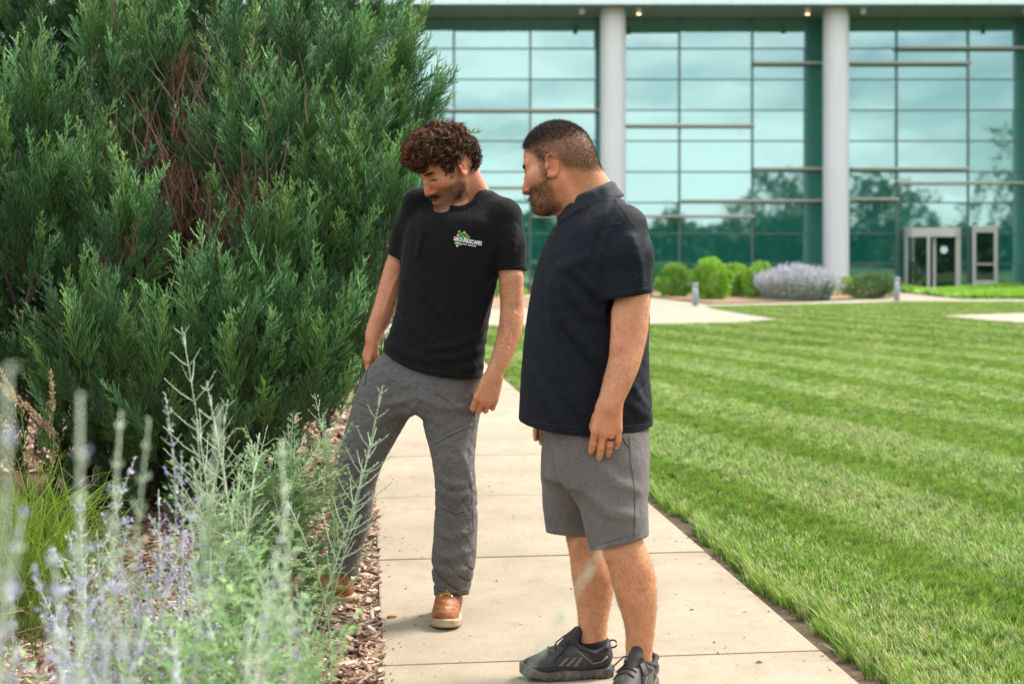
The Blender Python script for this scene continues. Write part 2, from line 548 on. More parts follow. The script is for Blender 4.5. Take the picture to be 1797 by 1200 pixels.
AXX, AXY = -.1124, 1.0                            # direction of the walk
AL = math.hypot(AXX, AXY); AXX, AXY = AXX / AL, AXY / AL
def xl(Y): return .057 - .1124 * Y
def xr(Y): return 1.555 - .1124 * Y
mulch_pts = [(-16, -6), (xl(-6) + .02, -6), (xl(14) + .02, 14), (-3.2, 15.5), (-7, 15), (-16, 13)]
sheet('mulch_bed', mulch_pts, -.012, M_mulchbase)
# soil edge where the lawn is trimmed back from the walk
bm = bmesh.new(); row = []
for i in range(160):
    Y = -2 + i * .22; w = .045 + .03 * math.sin(Y * 3.1) + .03 * math.sin(Y * 7.7 + 1) + random.uniform(0, .03)
    row.append((bm.verts.new((xr(Y) - .02, Y, -.010)), bm.verts.new((xr(Y) + w, Y + .01, -.014))))
for a, b in zip(row[:-1], row[1:]): bm.faces.new((a[0], a[1], b[1], b[0]))
me = bpy.data.meshes.new('soil_edge'); bm.to_mesh(me); bm.free()
tag(link('soil_edge', me, None, M_soil), kind='structure')

walk = empty('sidewalk', (0, 0, 0)); walk['kind'] = 'structure'
WID, LEN = 1.49, 1.522
bm = bmesh.new(); bmesh.ops.create_cube(bm, size=1.0)
bmesh.ops.scale(bm, vec=(WID, LEN - .010, .12), verts=bm.verts)
bmesh.ops.bevel(bm, geom=[e for e in bm.edges], offset=.008, segments=2, profile=.6, affect='EDGES')
slab_me = bpy.data.meshes.new('slab'); bm.to_mesh(slab_me); bm.free(); slab_me.materials.append(M_conc)
for p in slab_me.polygons: p.use_smooth = False
ang = math.atan2(-AXX, AXY)
cx0, cy0 = (xl(4.308) + WID / 2 * AXY), 4.308 + WID / 2 * -AXX   # joint nearest the camera, mid walk
for k in range(-4, 32):
    d = (k + .5) * LEN
    s = link('slab', slab_me, walk)
    s.location = (cx0 + AXX * d, cy0 + AXY * d, -.060 + random.uniform(-.0015, .0015)); s.rotation_euler = (0, 0, ang)
# crossing walks in front of the building
def poly_path(name, pix, m, z0, z1):
    bm = bmesh.new()
    P = [gnd(px, py, z1) for px, py in pix]
    f = bm.faces.new([bm.verts.new((x, y, z1)) for x, y, _ in P])
    if f.normal.z < 0: f.normal_flip()
    ex = bmesh.ops.extrude_face_region(bm, geom=[f]); vs = [v for v in ex['geom'] if isinstance(v, bmesh.types.BMVert)]
    bmesh.ops.translate(bm, verts=vs, vec=(0, 0, z0 - z1)); bmesh.ops.recalc_face_normals(bm, faces=bm.faces)
    me = bpy.data.meshes.new(name); bm.to_mesh(me); bm.free()
    return tag(link(name, me, None, m), kind='structure')
poly_path('entrance_path', [(640, 575), (900, 571), (1136, 569), (1290, 566), (1366, 560), (1312, 552), (1262, 544), (1236, 537.5), (1500, 532), (1590, 529), (1900, 529.5), (1900, 526), (1700, 524), (1618, 516), (1640, 504.4), (1560, 504.6), (1574, 522), (1420, 530), (1240, 534), (1150, 523), (1000, 517), (640, 517)], M_conc2, -.08, .004)
poly_path('side_path', [(1655, 553.5), (1720, 561), (1797, 566), (2000, 571), (2000, 549), (1797, 549)], M_conc2, -.08, .008)
M_mulchfar = noisy_ground('mulch_far', (.15, .085, .055), (.34, .22, .15), 8, c2=(.30, .19, .12))
sheet('mulch_island', [gnd(*p)[:2] for p in [(1145, 520.5), (1220, 529.5), (1262, 532), (1420, 528), (1555, 521.5), (1560, 508), (1145, 508)]], .012, M_mulchfar)
sheet('mulch_strip', [gnd(*p)[:2] for p in [(600, 543), (930, 541), (932, 522), (600, 522)]], .012, M_mulchfar)

# ------------------------------------------------------------------ the glass building
YF = 62.0
def fx(px, Y=YF): return (px - CX) / FPX * Y
def fz(py, Y=YF): return CAM_H - (py - HZ) / FPX * Y

M_alu = mat('brushed_mullion', (.10, .15, .14), .45, .6); 
M_fin = mat('champagne_aluminium', (.40, .40, .34), .45, .35)
M_col = mat('painted_column', (.62, .62, .62), .42); t = NT(M_col); t.color(t.ramp(t.noise(t.coords('Object', (1, 1, .25)), 1.2, 4), [(.3, (.60, .605, .60)), (.7, (.67, .67, .665))]))
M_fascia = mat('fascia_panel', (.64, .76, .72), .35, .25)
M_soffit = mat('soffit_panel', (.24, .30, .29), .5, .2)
M_conc3 = mat('roof_slab', (.3, .3, .3), .9)
M_door = mat('door_frame_metal', (.47, .46, .42), .4, .4)
M_rubber = mat('dark_gasket', (.02, .025, .025), .6)

def glass_mat(name, body, tint, refl, rough=.012):
    m = mat(name, body, .5); t = NT(m)
    g = t.n('BsdfGlossy'); g.inputs['Color'].default_value = (*tint, 1); g.inputs['Roughness'].default_value = rough
    d = t.n('BsdfDiffuse'); v = t.coords('Object', (.25, 1, .12)); b = np.array(body)
    t.l(t.ramp(t.noise(v, .8, 3), [(.3, tuple(b * .75)), (.7, tuple(b * 1.25))]), d.inputs['Color'])
    bp = t.n('Bump'); bp.inputs['Strength'].default_value = .09; bp.inputs['Distance'].default_value = .02
    t.l(t.noise(t.coords('Object'), .9, 2), bp.inputs['Height']); t.l(bp.outputs['Normal'], g.inputs['Normal'])
    lw = t.n('LayerWeight'); lw.inputs['Blend'].default_value = .25
    f = t.math('ADD', t.math('MULTIPLY', lw.outputs['Fresnel'], .5), refl)
    mx = t.n('MixShader'); t.l(f, mx.inputs['Fac']); t.l(d.outputs['BSDF'], mx.inputs[1]); t.l(g.outputs['BSDF'], mx.inputs[2])
    t.l(mx.outputs['Shader'], t.N['Material Output'].inputs['Surface']); return m
M_glass = glass_mat('green_tinted_glass', (.010, .135, .102), (.66, .93, .89), .36, .03)
M_glassd = glass_mat('door_glass', (.006, .018, .014), (.7, .9, .85), .16)

bld = empty('office_building', (fx(1250), YF, 0), 'two storey teal glass curtain wall building with pale round columns and flat roof', 'building')
BX, BY = fx(1250), YF
def bobj(name, lo, hi, m, parent=None, off=(0, 0, 0), bev=0):
    """box in world coordinates, object origin at its own centre"""
    lo, hi = np.array(lo, float), np.array(hi, float); c = (lo + hi) / 2
    mb = MB().box(lo - c, hi - c); o = mb.obj(name, m, parent or bld)
    o.location = c - np.array([BX, BY, 0]) if (parent is None or parent is bld) else c - np.array([BX, BY, 0])
    if bev: bevel(o, bev)
    return o
VX = [-150, -16, 118, 252, 395, 529, 663, 796.5, 930.5, 1061.5, 1192, 1320, 1447, 1573, 1698.5, 1823, 1948, 2073]
HY = [32, 86, 140, 194, 248, 302, 356, 410, 463, 509]
ZT, ZB = fz(33), 0.0
HZs = [fz(y) for y in HY]; HZs[0] = ZT; HZs[-1] = .03
XS = [fx(p) for p in VX]
pane_me = {}
GW = .035
for i in range(len(XS) - 1):
    for j in range(len(HZs) - 1):
        x0, x1, z0, z1 = XS[i] + GW, XS[i + 1] - GW, HZs[j + 1] + .03, HZs[j] - .03
        if j >= 7 and i == 13:                          # the doors stand here
            pass
        k = (round(x1 - x0, 2), round(z1 - z0, 2))
        if k not in pane_me:
            pane_me[k] = MB().box((-k[0] / 2, -.012, -k[1] / 2), (k[0] / 2, .012, k[1] / 2)).mesh('glass_pane'); pane_me[k].materials.append(M_glass)
        o = link('glass_pane', pane_me[k], bld)
        o.location = ((x0 + x1) / 2 - BX, 0, (z0 + z1) / 2)
        o.rotation_euler = (random.gauss(0, .0038), 0, random.gauss(0, .0038))
for i, x in enumerate(XS): bobj('mullion', (x - .05, YF - .07, 0), (x + .05, YF + .1, ZT), M_alu)
for j, z in enumerate(HZs): bobj('transom', (XS[0], YF - .045, z - .035), (XS[-1], YF + .09, z + .035), M_alu)
FINS = [(720, 1052, 195), (1052, 1322, 222), (857, 935, 330), (935, 1322, 380), (1197, 1445, 353), (1320, 1447, 297), (1490, 1697, 297), (1573, 1823, 322), (1488, 1573, 350), (1320, 1700, 113), (1573, 1823, 86.5), (1447, 1490, 353), (396, 663, 168), (529, 796, 275), (796, 860, 356)]
for a, b, y in FINS: bobj('sun_fin', (fx(a), YF - .52, fz(y) - .055), (fx(b), YF - .075, fz(y) + .055), M_fin, bev=.012)
# back wall, roof, soffit, fascia
YR = 58.4
bobj('core_wall', (XS[0], YF + .15, 0), (XS[-1], YF + .5, ZT + .1), M_rubber)
ZS = ZT + .02
n = 0; x = XS[0]
while x < XS[-1]:
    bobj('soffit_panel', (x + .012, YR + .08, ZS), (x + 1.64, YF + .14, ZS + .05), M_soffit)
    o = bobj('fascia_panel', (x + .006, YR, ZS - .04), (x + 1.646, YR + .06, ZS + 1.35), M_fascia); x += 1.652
bobj('roof', (XS[0], YR + .1, ZS + .08), (XS[-1], YF + 9, ZS + 1.2), M_conc3)
# columns
M_joint = mat('column_joint', (.30, .31, .31), .6)
for px in (-101, 291, 683, 1075.5, 1467, 1859):
    prof = [(.0, 0), (.66, 0), (.66, .04), (.587, .045)]
    for z in np.arange(3.1, ZS, 3.1): prof += [(.587, z - .012), (.580, z - .008), (.580, z + .008), (.587, z + .012)]
    prof += [(.587, ZS - .22), (.56, ZS - .2), (.56, ZS)]
    o = MB().lathe(prof, n=48).obj('column', M_col, bld, smooth=True); o.location = (fx(px, 60.0) - BX, 60.0 - BY, 0)
    md = o.modifiers.new('split', 'EDGE_SPLIT'); md.split_angle = R(35)
# soffit downlights
M_lamp = mat('lamp_glow', (1, .8, .55), .5); NT(M_lamp).b.inputs['Emission Color'].default_value = (1, .62, .28, 1); NT(M_lamp).b.inputs['Emission Strength'].default_value = 3.0
M_lampo = mat('lamp_body', (.55, .55, .54), .4)
for px, lit in ((725, 0), (1021, 0), (1121, 1), (1417, 1), (1515, 0), (1800, 0)):
    b = MB().lathe([(0, .0), (.10, 0), (.12, -.04), (.12, -.30), (.095, -.32)], n=16).obj('downlight', M_lampo, bld, True)
    b.location = (fx(px, 59.3) - BX, 59.3 - BY, ZS)
    MB().lathe([(.095, -.315), (.06, -.33), (0, -.335)], n=16).obj('lamp_lens', M_lamp if lit else M_lampo, b, True)

# revolving door: drum, posts, header, wings
rd = empty('revolving_door', (fx(1636.5, 61.3), 61.3, 0), 'revolving door in a pale metal drum frame set into the glass wall', 'door')
k = 61.3 / FPX
W2, HT = 47 * k, 2.82
def db(name, lo, hi, m, parent, bev=.01): return bevel(MB().box(lo, hi).obj(name, m, parent), bev)
hd = MB()
N = 20
for s in range(N):                                     # curved header bulging to the front
    a0, a1 = math.pi + math.pi * s / N, math.pi + math.pi * (s + 1) / N
    p = [(W2 * math.cos(a), .62 * math.sin(a)) for a in (a0, a1)]
    V = [(p[0][0], p[0][1], HT - .42), (p[1][0], p[1][1], HT - .42), (p[1][0], p[1][1], HT), (p[0][0], p[0][1], HT), (p[0][0] * .93, p[0][1] * .93, HT - .42), (p[1][0] * .93, p[1][1] * .93, HT - .42)]
    hd.add(V, [(0, 1, 2, 3), (1, 0, 4, 5)])
    hd.add([(p[0][0], p[0][1], HT), (p[1][0], p[1][1], HT), (0, .0, HT)], [(0, 1, 2)])
hd.obj('header', M_door, rd)
for x in (-W2 - .02, W2 - .09): db('post', (x, -.10, 0), (x + .12, .30, HT + .02), M_door, rd)
db('centre_post', (-.44, -.60, 0), (-.30, -.50, HT - .42), M_door, rd)
db('centre_post', (-.02, -.12, 0), (.12, .0, HT - .42), M_door, rd)
db('threshold', (-W2, -.66, 0), (W2, .25, .035), M_door, rd)
dg = MB()
for s in range(8):
    a0, a1 = math.pi + math.pi * .42 * s / 8, math.pi + math.pi * .42 * (s + 1) / 8
    p = [(W2 * .97 * math.cos(a), .60 * math.sin(a)) for a in (a0, a1)]
    dg.add([(p[0][0], p[0][1], .04), (p[1][0], p[1][1], .04), (p[1][0], p[1][1], HT - .42), (p[0][0], p[0][1], HT - .42)], [(0, 1, 2, 3)])
dg.obj('drum_glass', M_glassd, rd)
wing = db('door_wing', (.13, -.10, .04), (W2 - .1, -.07, HT - .44), M_glassd, rd, .003)
db('door_rail', (W2 - .22, -.14, .04), (W2 - .11, -.04, HT - .43), M_door, rd)
MB().lathe([(0, .01), (.17, .01), (.17, 0), (0, 0)], n=28).obj('round_sticker', mat('white_sticker', (.75, .8, .82), .5), wing)
st = bpy.data.objects['round_sticker']; st.rotation_euler = (R(90), 0, 0); st.location = (.50, -.101, 1.80)
# swing door beside it
sd = empty('glass_door', (fx(1727.5, 61.8), 61.8, 0), 'narrow single glass door with wide pale frame right of the revolving door', 'door')
k2 = 61.8 / FPX; w, h = 22 * k2, 2.80
db('frame', (-w, -.1, 0), (-w + .16, .12, h), M_door, sd); db('frame', (w - .16, -.1, 0), (w, .12, h), M_door, sd)
db('frame_head', (-w - .02, -.12, h), (w + .02, .12, h + .12), M_door, sd); db('kick_rail', (-w + .162, -.08, .03), (w - .162, .1, .36), M_door, sd)
db('top_rail', (-w + .162, -.08, h - .18), (w - .162, .1, h - .002), M_door, sd)
db('pane', (-w + .163, -.02, .362), (w - .163, .02, h - .182), M_glassd, sd, .002)
db('push_bar', (-w + .17, -.16, 1.08), (w - .17, -.10, 1.17), M_fin, sd)

# bollard lights
M_boll = mat('bollard_grey', (.30, .33, .37), .5, .3)
def bollard(px, py, h, label):
    x, y, z = gnd(px, py)
    e = empty('bollard_light', (x, y, 0), label, 'bollard', 'grey bollard lights by the entrance walk')
    r = .085
    MB().lathe([(0, -.05), (r, -.05), (r, h - .2), (r * .96, h - .195)], n=20).obj('post', M_boll, e, True)
    MB().lathe([(r * .8, h - .195), (r * .8, h - .11)], n=20).obj('lens', M_lampo, e, True)
    MB().lathe([(r * .8, h - .115), (r, h - .11), (r, h - .012), (r * .85, h), (0, h)], n=20).obj('cap', M_boll, e, True)
bollard(1220, 537, .66, 'short grey bollard in mulch in front of the leftmost bright green shrub')
bollard(1574, 528, .76, 'short grey bollard at the right end of the round dark green shrub')
bollard(1624, 505, 1.02, 'tall grey bollard standing right in front of the revolving door')
# ------------------------------------------------------------------ planting by the building, and the wood the glass reflects
M_leafb = foliage_mat('bright_shrub_leaf', (.08, .21, .012), (.32, .58, .05), .5, .35)
M_leafd = foliage_mat('dark_shrub_leaf', (.03, .075, .016), (.10, .20, .045), .55, .2)
M_leafy = foliage_mat('yellow_green_leaf', (.09, .15, .02), (.30, .36, .05), .55, .3)
M_leafg = foliage_mat('grey_green_leaf', (.08, .14, .08), (.24, .34, .20), .6, .2)
M_lav = foliage_mat('far_lavender', (.19, .30, .14), (.47, .47, .51), .7, .2)
M_wood = mat('shrub_wood', (.10, .07, .045), .9)
M_tree = foliage_mat('wood_leaf', (.012, .035, .010), (.045, .10, .025), .6, .1)

def leaf_ball(n, rx, ry, rz, leaf, seed, flat=.25):
    r = np.random.default_rng(seed); mb = MB()
    lob = r.normal(size=(9, 3)); lob /= np.linalg.norm(lob, axis=1)[:, None]; lr = r.uniform(.25, .60, 9)
    d = r.normal(size=(n, 3)); d /= np.linalg.norm(d, axis=1)[:, None]
    bul = 0.74 + np.max(np.clip((d @ lob.T) - .55, 0, 1) * lr[None] * 2.4, 1)
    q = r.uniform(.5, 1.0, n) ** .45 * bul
    P = d * q[:, None] * [rx, ry, rz] + [0, 0, rz * .95]
    keep = P[:, 2] > .01; P, d, q = P[keep], d[keep], q[keep]; n = len(P)
    u = d + r.normal(size=(n, 3)) * .7 + [0, 0, .35]; u /= np.linalg.norm(u, axis=1)[:, None]
    w = np.cross(u, r.normal(size=(n, 3))); w /= np.linalg.norm(w, axis=1)[:, None]
    L = leaf * r.uniform(.6, 1.3, (n, 1))
    V = np.stack([P, P + u * L * .5 + w * L * .3, P + u * L, P + u * L * .5 - w * L * .3], 1).reshape(-1, 3)
    F = np.arange(n * 4).reshape(n, 4)
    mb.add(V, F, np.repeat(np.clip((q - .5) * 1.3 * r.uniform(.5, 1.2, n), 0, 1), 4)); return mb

def stem_fan(n, h, r0, spread, seed, tip=.35, rad=.004):
    """upright fine-stemmed plant"""
    r = np.random.default_rng(seed); mb = MB()
    for i in range(n):
        a, s = r.uniform(0, 6.28), math.sqrt(r.uniform(0, 1)); hh = h * r.uniform(.65, 1.05) * (1 - .35 * s * s)
        b = np.array([math.cos(a), math.sin(a), 0]) * s
        P = [b * r0 + np.array([0, 0, 0]), b * (r0 + spread * .4) + [0, 0, hh * .55], b * (r0 + spread) + r.normal(size=3) * .03 + [0, 0, hh]]
        mb.tube(P, [rad, rad, rad * 1.6], 3, [0, .35, 1.0], cap=False)
        for q in range(5):                                 # small leaves/flower knots
            f = r.uniform(.15, 1); c = np.array(P[0]) * (1 - f) ** 2 + 2 * f * (1 - f) * np.array(P[1]) + f * f * np.array(P[2])
            u = r.normal(size=3) * .028; w = r.normal(size=3) * .016
            mb.add([c, c + u + w, c + u * 1.6, c + u - w], [(0, 1, 2, 3)], f)
    return mb

def shrub(name, loc, foliage, fm, label, cat, group=None, scale=1.0, rot=0.0):
    e = empty(name, loc, label, cat, group)
    o = link('foliage', foliage if isinstance(foliage, bpy.types.Mesh) else foliage.mesh('foliage', False, True), e)
    if not o.data.materials: o.data.materials.append(fm)
    o.scale = (scale,) * 3; o.rotation_euler = (0, 0, rot)
    s = MB(); r = random.Random(hash(label) % 999)
    for q in range(5):
        a = r.uniform(0, 6.28); s.tube([(0, 0, -.03), (.1 * math.cos(a), .1 * math.sin(a), .18), (.3 * math.cos(a), .3 * math.sin(a), .5)], [.018, .014, .006], 5)
    so = s.obj('stems', M_wood, e); so.scale = (scale,) * 3
    return e
fA = leaf_ball(2600, .62, .62, .50, .11, 3).mesh('foliage', False, True); fA.materials.append(M_leafb)
fB = leaf_ball(2600, .55, .55, .54, .11, 4).mesh('foliage', False, True); fB.materials.append(M_leafb)
def shrub_at(px, py, f, s, label, **k):
    x, y, _ = gnd(px, py, .012); return shrub('green_shrub', (x, y, .012), f, M_leafb, label, 'shrub', 'bright green shrubs in the mulch island', s, px * .37)
shrub_at(1190, 520, fA, 1.1, 'leftmost bright green shrub, behind the first bollard')
shrub_at(1245, 525, fB, 1.12, 'bright green shrub just right of the first bollard')
shrub_at(1288, 519, fA, 1.08, 'third bright green shrub from the left in the mulch island')
shrub_at(1309, 520.5, fB, .78, 'smallest bright green shrub, low between two taller ones')
shrub_at(1337, 522, fB, 1.02, 'rightmost bright green shrub, against the lavender haze plant')
x, y, _ = gnd(1398, 525, .012)
shrub('lavender_shrub', (x, y, .012), stem_fan(2000, 1.10, 1.00, .34, 8, rad=.006), M_lav, 'wide pale lavender grey plant with hazy upright flower spikes near the column', 'shrub', scale=1.08)
x, y, _ = gnd(1440, 526, .012)
shrub('grey_green_shrub', (x, y, .012), stem_fan(260, .85, .16, .36, 9, rad=.008), M_leafg, 'small grey green plant at the right edge of the lavender plant', 'shrub', scale=.95)
x, y, _ = gnd(1480, 518, .012)
shrub('yellow_green_shrub', (x, y, .012), leaf_ball(900, .46, .46, .34, .09, 11), M_leafy, 'small yellow green shrub at the foot of the right column', 'shrub')
x, y, _ = gnd(1531, 524, .012)
shrub('round_shrub', (x, y, .012), leaf_ball(5200, .80, .75, .43, .075, 12), M_leafd, 'clipped round dark green shrub left of the second bollard', 'shrub')
x, y, _ = gnd(872, 521, .012)
shrub('low_shrub', (x, y, .012), leaf_ball(1600, .9, .6, .30, .09, 13), M_leafb, 'low bright green shrub seen between the two men', 'shrub')
# ground cover by the doors
r = np.random.default_rng(5); mb = MB(); P0, P1 = [], []
for i in range(16000):
    px = r.uniform(1585, 1930); top = 500.5 if px > 1690 else 507; lo = 525 - max(0, (1690 - px)) * .11
    py = r.uniform(top + 6, max(lo, top + 6.5)); x, y, _ = gnd(px, py); P0.append((x, y))
P0 = np.array(P0); n = len(P0); hh = .32 * r.uniform(.5, 1.15, n) * (.75 + .25 * np.sin(P0[:, 0] * 2.1) * np.cos(P0[:, 1] * 1.3))
dx = r.normal(size=(n, 2)) * .16; w = r.normal(size=(n, 2)) * .035
z = np.zeros(n)
V = np.stack([np.c_[P0 - w, z], np.c_[P0 + w, z], np.c_[P0 + dx * .6 + w * .7, hh * .7], np.c_[P0 + dx, hh]], 1).reshape(-1, 3)
mb.add(V, np.arange(n * 4).reshape(n, 4), np.tile([0, 0, .6, 1.0], n))
tag(mb.obj('ground_cover', M_leafb, None, False, True), kind='stuff')
# the wood behind the photographer, mirrored in the glass
r = np.random.default_rng(6); mb = MB()
def wood_tree(x, y, h, w, n):
    for q in range(5):
        c = np.array([x + r.normal() * w * .3, y + r.normal() * w * .3, h * r.uniform(.38, .72)])
        b = leaf_ball(n // 5, w * r.uniform(.35, .6), w * .5, h * r.uniform(.22, .32), .75, int(r.integers(1e6)))
        for V, A in zip(b.V, b.A): V += c - [0, 0, h * .25]; mb.add(V, np.arange(len(V)).reshape(-1, 4), A)
    mb.tube([(x, y, -.1), (x + .2, y, h * .35), (x, y, h * .7)], [.28, .2, .08], 6, 0.0)
for i in range(150):
    x = -85 + i * 1.25 + r.normal() * .8; y = -30 + r.normal() * 3
    wood_tree(x, y, r.uniform(4.4, 6.6) + .8 * math.sin(i * .23), r.uniform(3.6, 5.5), 380)
    c = np.array([x, y + 1.5, 0]); b = leaf_ball(120, 2.2, 1.6, 1.3, .7, i)
    for V, A in zip(b.V, b.A): V += c; mb.add(V, np.arange(len(V)).reshape(-1, 4), A)
for x, y, h, w in ((30, -24, 12.0, 8), (35, -26, 10.5, 7), (41, -24, 11.5, 7), (45, -27, 9.5, 6), (57, -25, 17.5, 5.5), (60, -26, 12.5, 7), (20, -27, 7.6, 3), (2, -28, 7.2, 4), (-14, -28, 9, 7), (66, -26, 12, 8)): wood_tree(x, y, h, w, 900)
tag(mb.obj('distant_wood', M_tree, None, False, True), kind='stuff')
# ------------------------------------------------------------------ the two men
def skin_mat(name, base, stub):
    m = mat(name, base, .5, spec=.35); t = NT(m); v = t.coords('Object'); b = np.array(base)
    a = t.n('SeparateColor'); t.l(t.attr('tone').outputs['Color'], a.inputs[0])
    c = t.ramp(t.noise(v, 16, 6, .68), [(.28, tuple(b * np.array([.82, .74, .68]))), (.5, tuple(b)), (.72, tuple(b * np.array([1.10, 1.12, 1.13])))])
    c = t.mix(t.math('MULTIPLY', t.ramp(t.noise(v, 5.5, 3), [(.4, (0, 0, 0)), (.65, (1, 1, 1))]), .20), c, tuple(b * np.array([1.02, .70, .62])))
    c = t.mix(t.math('MULTIPLY', a.outputs[0], .62), c, tuple(b * np.array([1.05, .48, .42])))
    fr = t.ramp(t.noise(v, 190, 3, .6), [(.56, (0, 0, 0)), (.66, (1, 1, 1))])
    c = t.mix(t.math('MULTIPLY', fr, .38), c, tuple(b * np.array([.50, .34, .26])))
    sn = t.ramp(t.noise(v, 420, 2, .6), [(.35, (.35, .35, .35)), (.65, (1, 1, 1))])
    c = t.mix(t.math('MULTIPLY', a.outputs[1], sn), c, stub)
    c = t.mix(a.outputs[2], c, (.02, .011, .008))
    t.color(c); t.bump(t.math('ADD', t.noise(v, 130, 4, .65), t.math('MULTIPLY', t.noise(v, 40, 3), .8)),   .55, .004)
    t.b.inputs['Subsurface Weight'].default_value = .06; t.b.inputs['Subsurface Radius'].default_value = (.012, .005, .003)
    t.b.inputs['Subsurface Scale'].default_value = .6
    return m
def cloth_mat(name, c0, c1, weave, rough=.85, spec=.25, sheen=.15, blot=None, stretch=(1, 1, 1), bump=.35, bscale=26):
    m = mat(name, c1, rough, spec=spec); t = NT(m); v = t.coords('Object', stretch); v1 = t.coords('Object')
    c = t.ramp(t.noise(v, weave, 3, .7), [(.33, c0), (.67, c1)])
    big = t.noise(v1, 5.5, 5, .65)
    c = t.mix(t.ramp(big, [(.35, (.0, .0, .0)), (.75, (.45, .45, .45))]), c, tuple(np.array(c1) * 1.22))
    if blot is not None:
        s1 = t.ramp(t.noise(v1, 55, 3, .6), [(.60, (0, 0, 0)), (.66, (1, 1, 1))])
        s2 = t.ramp(t.noise(v1, 3.2, 3), [(.42, (0, 0, 0)), (.62, (1, 1, 1))])
        c = t.mix(t.math('MULTIPLY', t.math('MULTIPLY', s1, s2), .6), c, blot)
    t.color(c)
    t.b.inputs['Sheen Weight'].default_value = sheen; t.b.inputs['Sheen Roughness'].default_value = .4
    h = t.math('ADD', t.math('MULTIPLY', t.noise(v1, bscale, 3, .5), 1.0), t.math('MULTIPLY', t.noise(v, weave * 1.5, 2), .12))
    t.bump(h, bump, .02); return m
M_skin1 = skin_mat('tanned_skin', (.52, .235, .125), (.055, .030, .018))
M_skin2 = skin_mat('sunned_skin', (.53, .245, .125), (.050, .028, .016))
M_tee = cloth_mat('black_cotton', (.0030, .0030, .0034), (.0055, .0055, .006), 400, .9, .18, .06)
M_polo = cloth_mat('charcoal_jersey', (.0042, .0056, .0086), (.0064, .0084, .0128), 500, .68, .14, .02)
M_jean = cloth_mat('grey_work_canvas', (.068, .063, .060), (.140, .130, .122), 330, .9, .2, .08, blot=(.026, .023, .021), bump=.9, bscale=34)
M_short = cloth_mat('heather_knit', (.055, .050, .046), (.165, .150, .138), 300, .92, .15, .12, stretch=(.5, .5, 2.2))
M_seam = mat('dark_seam', (.022, .021, .022), .9)
M_boot = mat('worn_leather', (.20, .065, .02), .5); t = NT(M_boot); v = t.coords('Object')
c = t.ramp(t.noise(v, 22, 6, .7), [(.32, (.075, .024, .008)), (.52, (.27, .085, .020)), (.72, (.44, .17, .045))]); t.color(t.mix(t.ramp(t.noise(v, 70, 3), [(.6, (0, 0, 0)), (.72, (.5, .5, .5))]), c, (.42, .28, .16))); t.bump(t.noise(v, 45, 5), .35, .008)
M_sole = mat('crepe_sole', (.50, .38, .22), .8); t = NT(M_sole); t.color(t.ramp(t.noise(t.coords('Object', (1, 1, 4)), 40, 4), [(.3, (.24, .17, .09)), (.65, (.42, .32, .19))]))
M_lace = mat('yellow_lace', (.50, .30, .05), .8)
M_blace = mat('black_lace', (.010, .010, .011), .75)
M_eyelet = mat('steel_eyelet', (.65, .62, .56), .3, .9)
M_shoe = mat('worn_black_synthetic', (.03, .028, .025), .6); t = NT(M_shoe); v = t.coords('Object')
t.color(t.ramp(t.noise(v, 26, 6, .7), [(.34, (.012, .011, .011)), (.55, (.035, .031, .027)), (.78, (.13, .112, .088))])); t.bump(t.noise(v, 160, 3), .35, .004)
M_shoe2 = mat('black_shoe_padding', (.022, .021, .022), .75); M_shoe3 = mat('scuffed_stripe', (.13, .118, .10), .6)
M_msole = mat('dusty_midsole', (.07, .062, .052), .75); t = NT(M_msole); t.color(t.ramp(t.noise(t.coords('Object'), 30, 5, .7), [(.3, (.03, .028, .026)), (.7, (.15, .13, .105))]))
M_sock = mat('black_sock', (.009, .009, .010), .9); t = NT(M_sock); wv = t.n('TexWave'); wv.inputs['Scale'].default_value = 90; t.l(t.coords('Object', (1, 1, 0)), wv.inputs['Vector']); t.bump(wv.outputs['Fac'], .6, .003)
def hair_mat(name, c0, c1, rough=.42):
    m = mat(name, c0, rough, spec=.25); t = NT(m)
    t.color(t.ramp(t.attr('tint').outputs['Fac'], [(0, c0), (1, c1)])); return m
M_hair1 = hair_mat('curly_brown_hair', (.008, .004, .0025), (.20, .080, .030), .62)
M_hair2 = hair_mat('cropped_dark_hair', (.010, .007, .006), (.085, .062, .045), .6)
M_beard = hair_mat('beard_hair', (.014, .008, .005), (.14, .075, .04), .6)
M_ring = mat('black_ring', (.012, .012, .013), .35)

def frame3(psi, th, roll=0.0):
    """columns: forward, left, up of a head turned psi from the camera towards picture left and bowed by th"""
    Fh = np.array([-math.sin(psi), -math.cos(psi), 0]); L = np.array([math.cos(psi), -math.sin(psi), 0]); Z = np.array([0, 0, 1.0])
    F = math.cos(th) * Fh - math.sin(th) * Z; U = math.sin(th) * Fh + math.cos(th) * Z
    if roll: L, U = math.cos(roll) * L + math.sin(roll) * U, math.cos(roll) * U - math.sin(roll) * L
    return np.stack([F, L, U], 1)

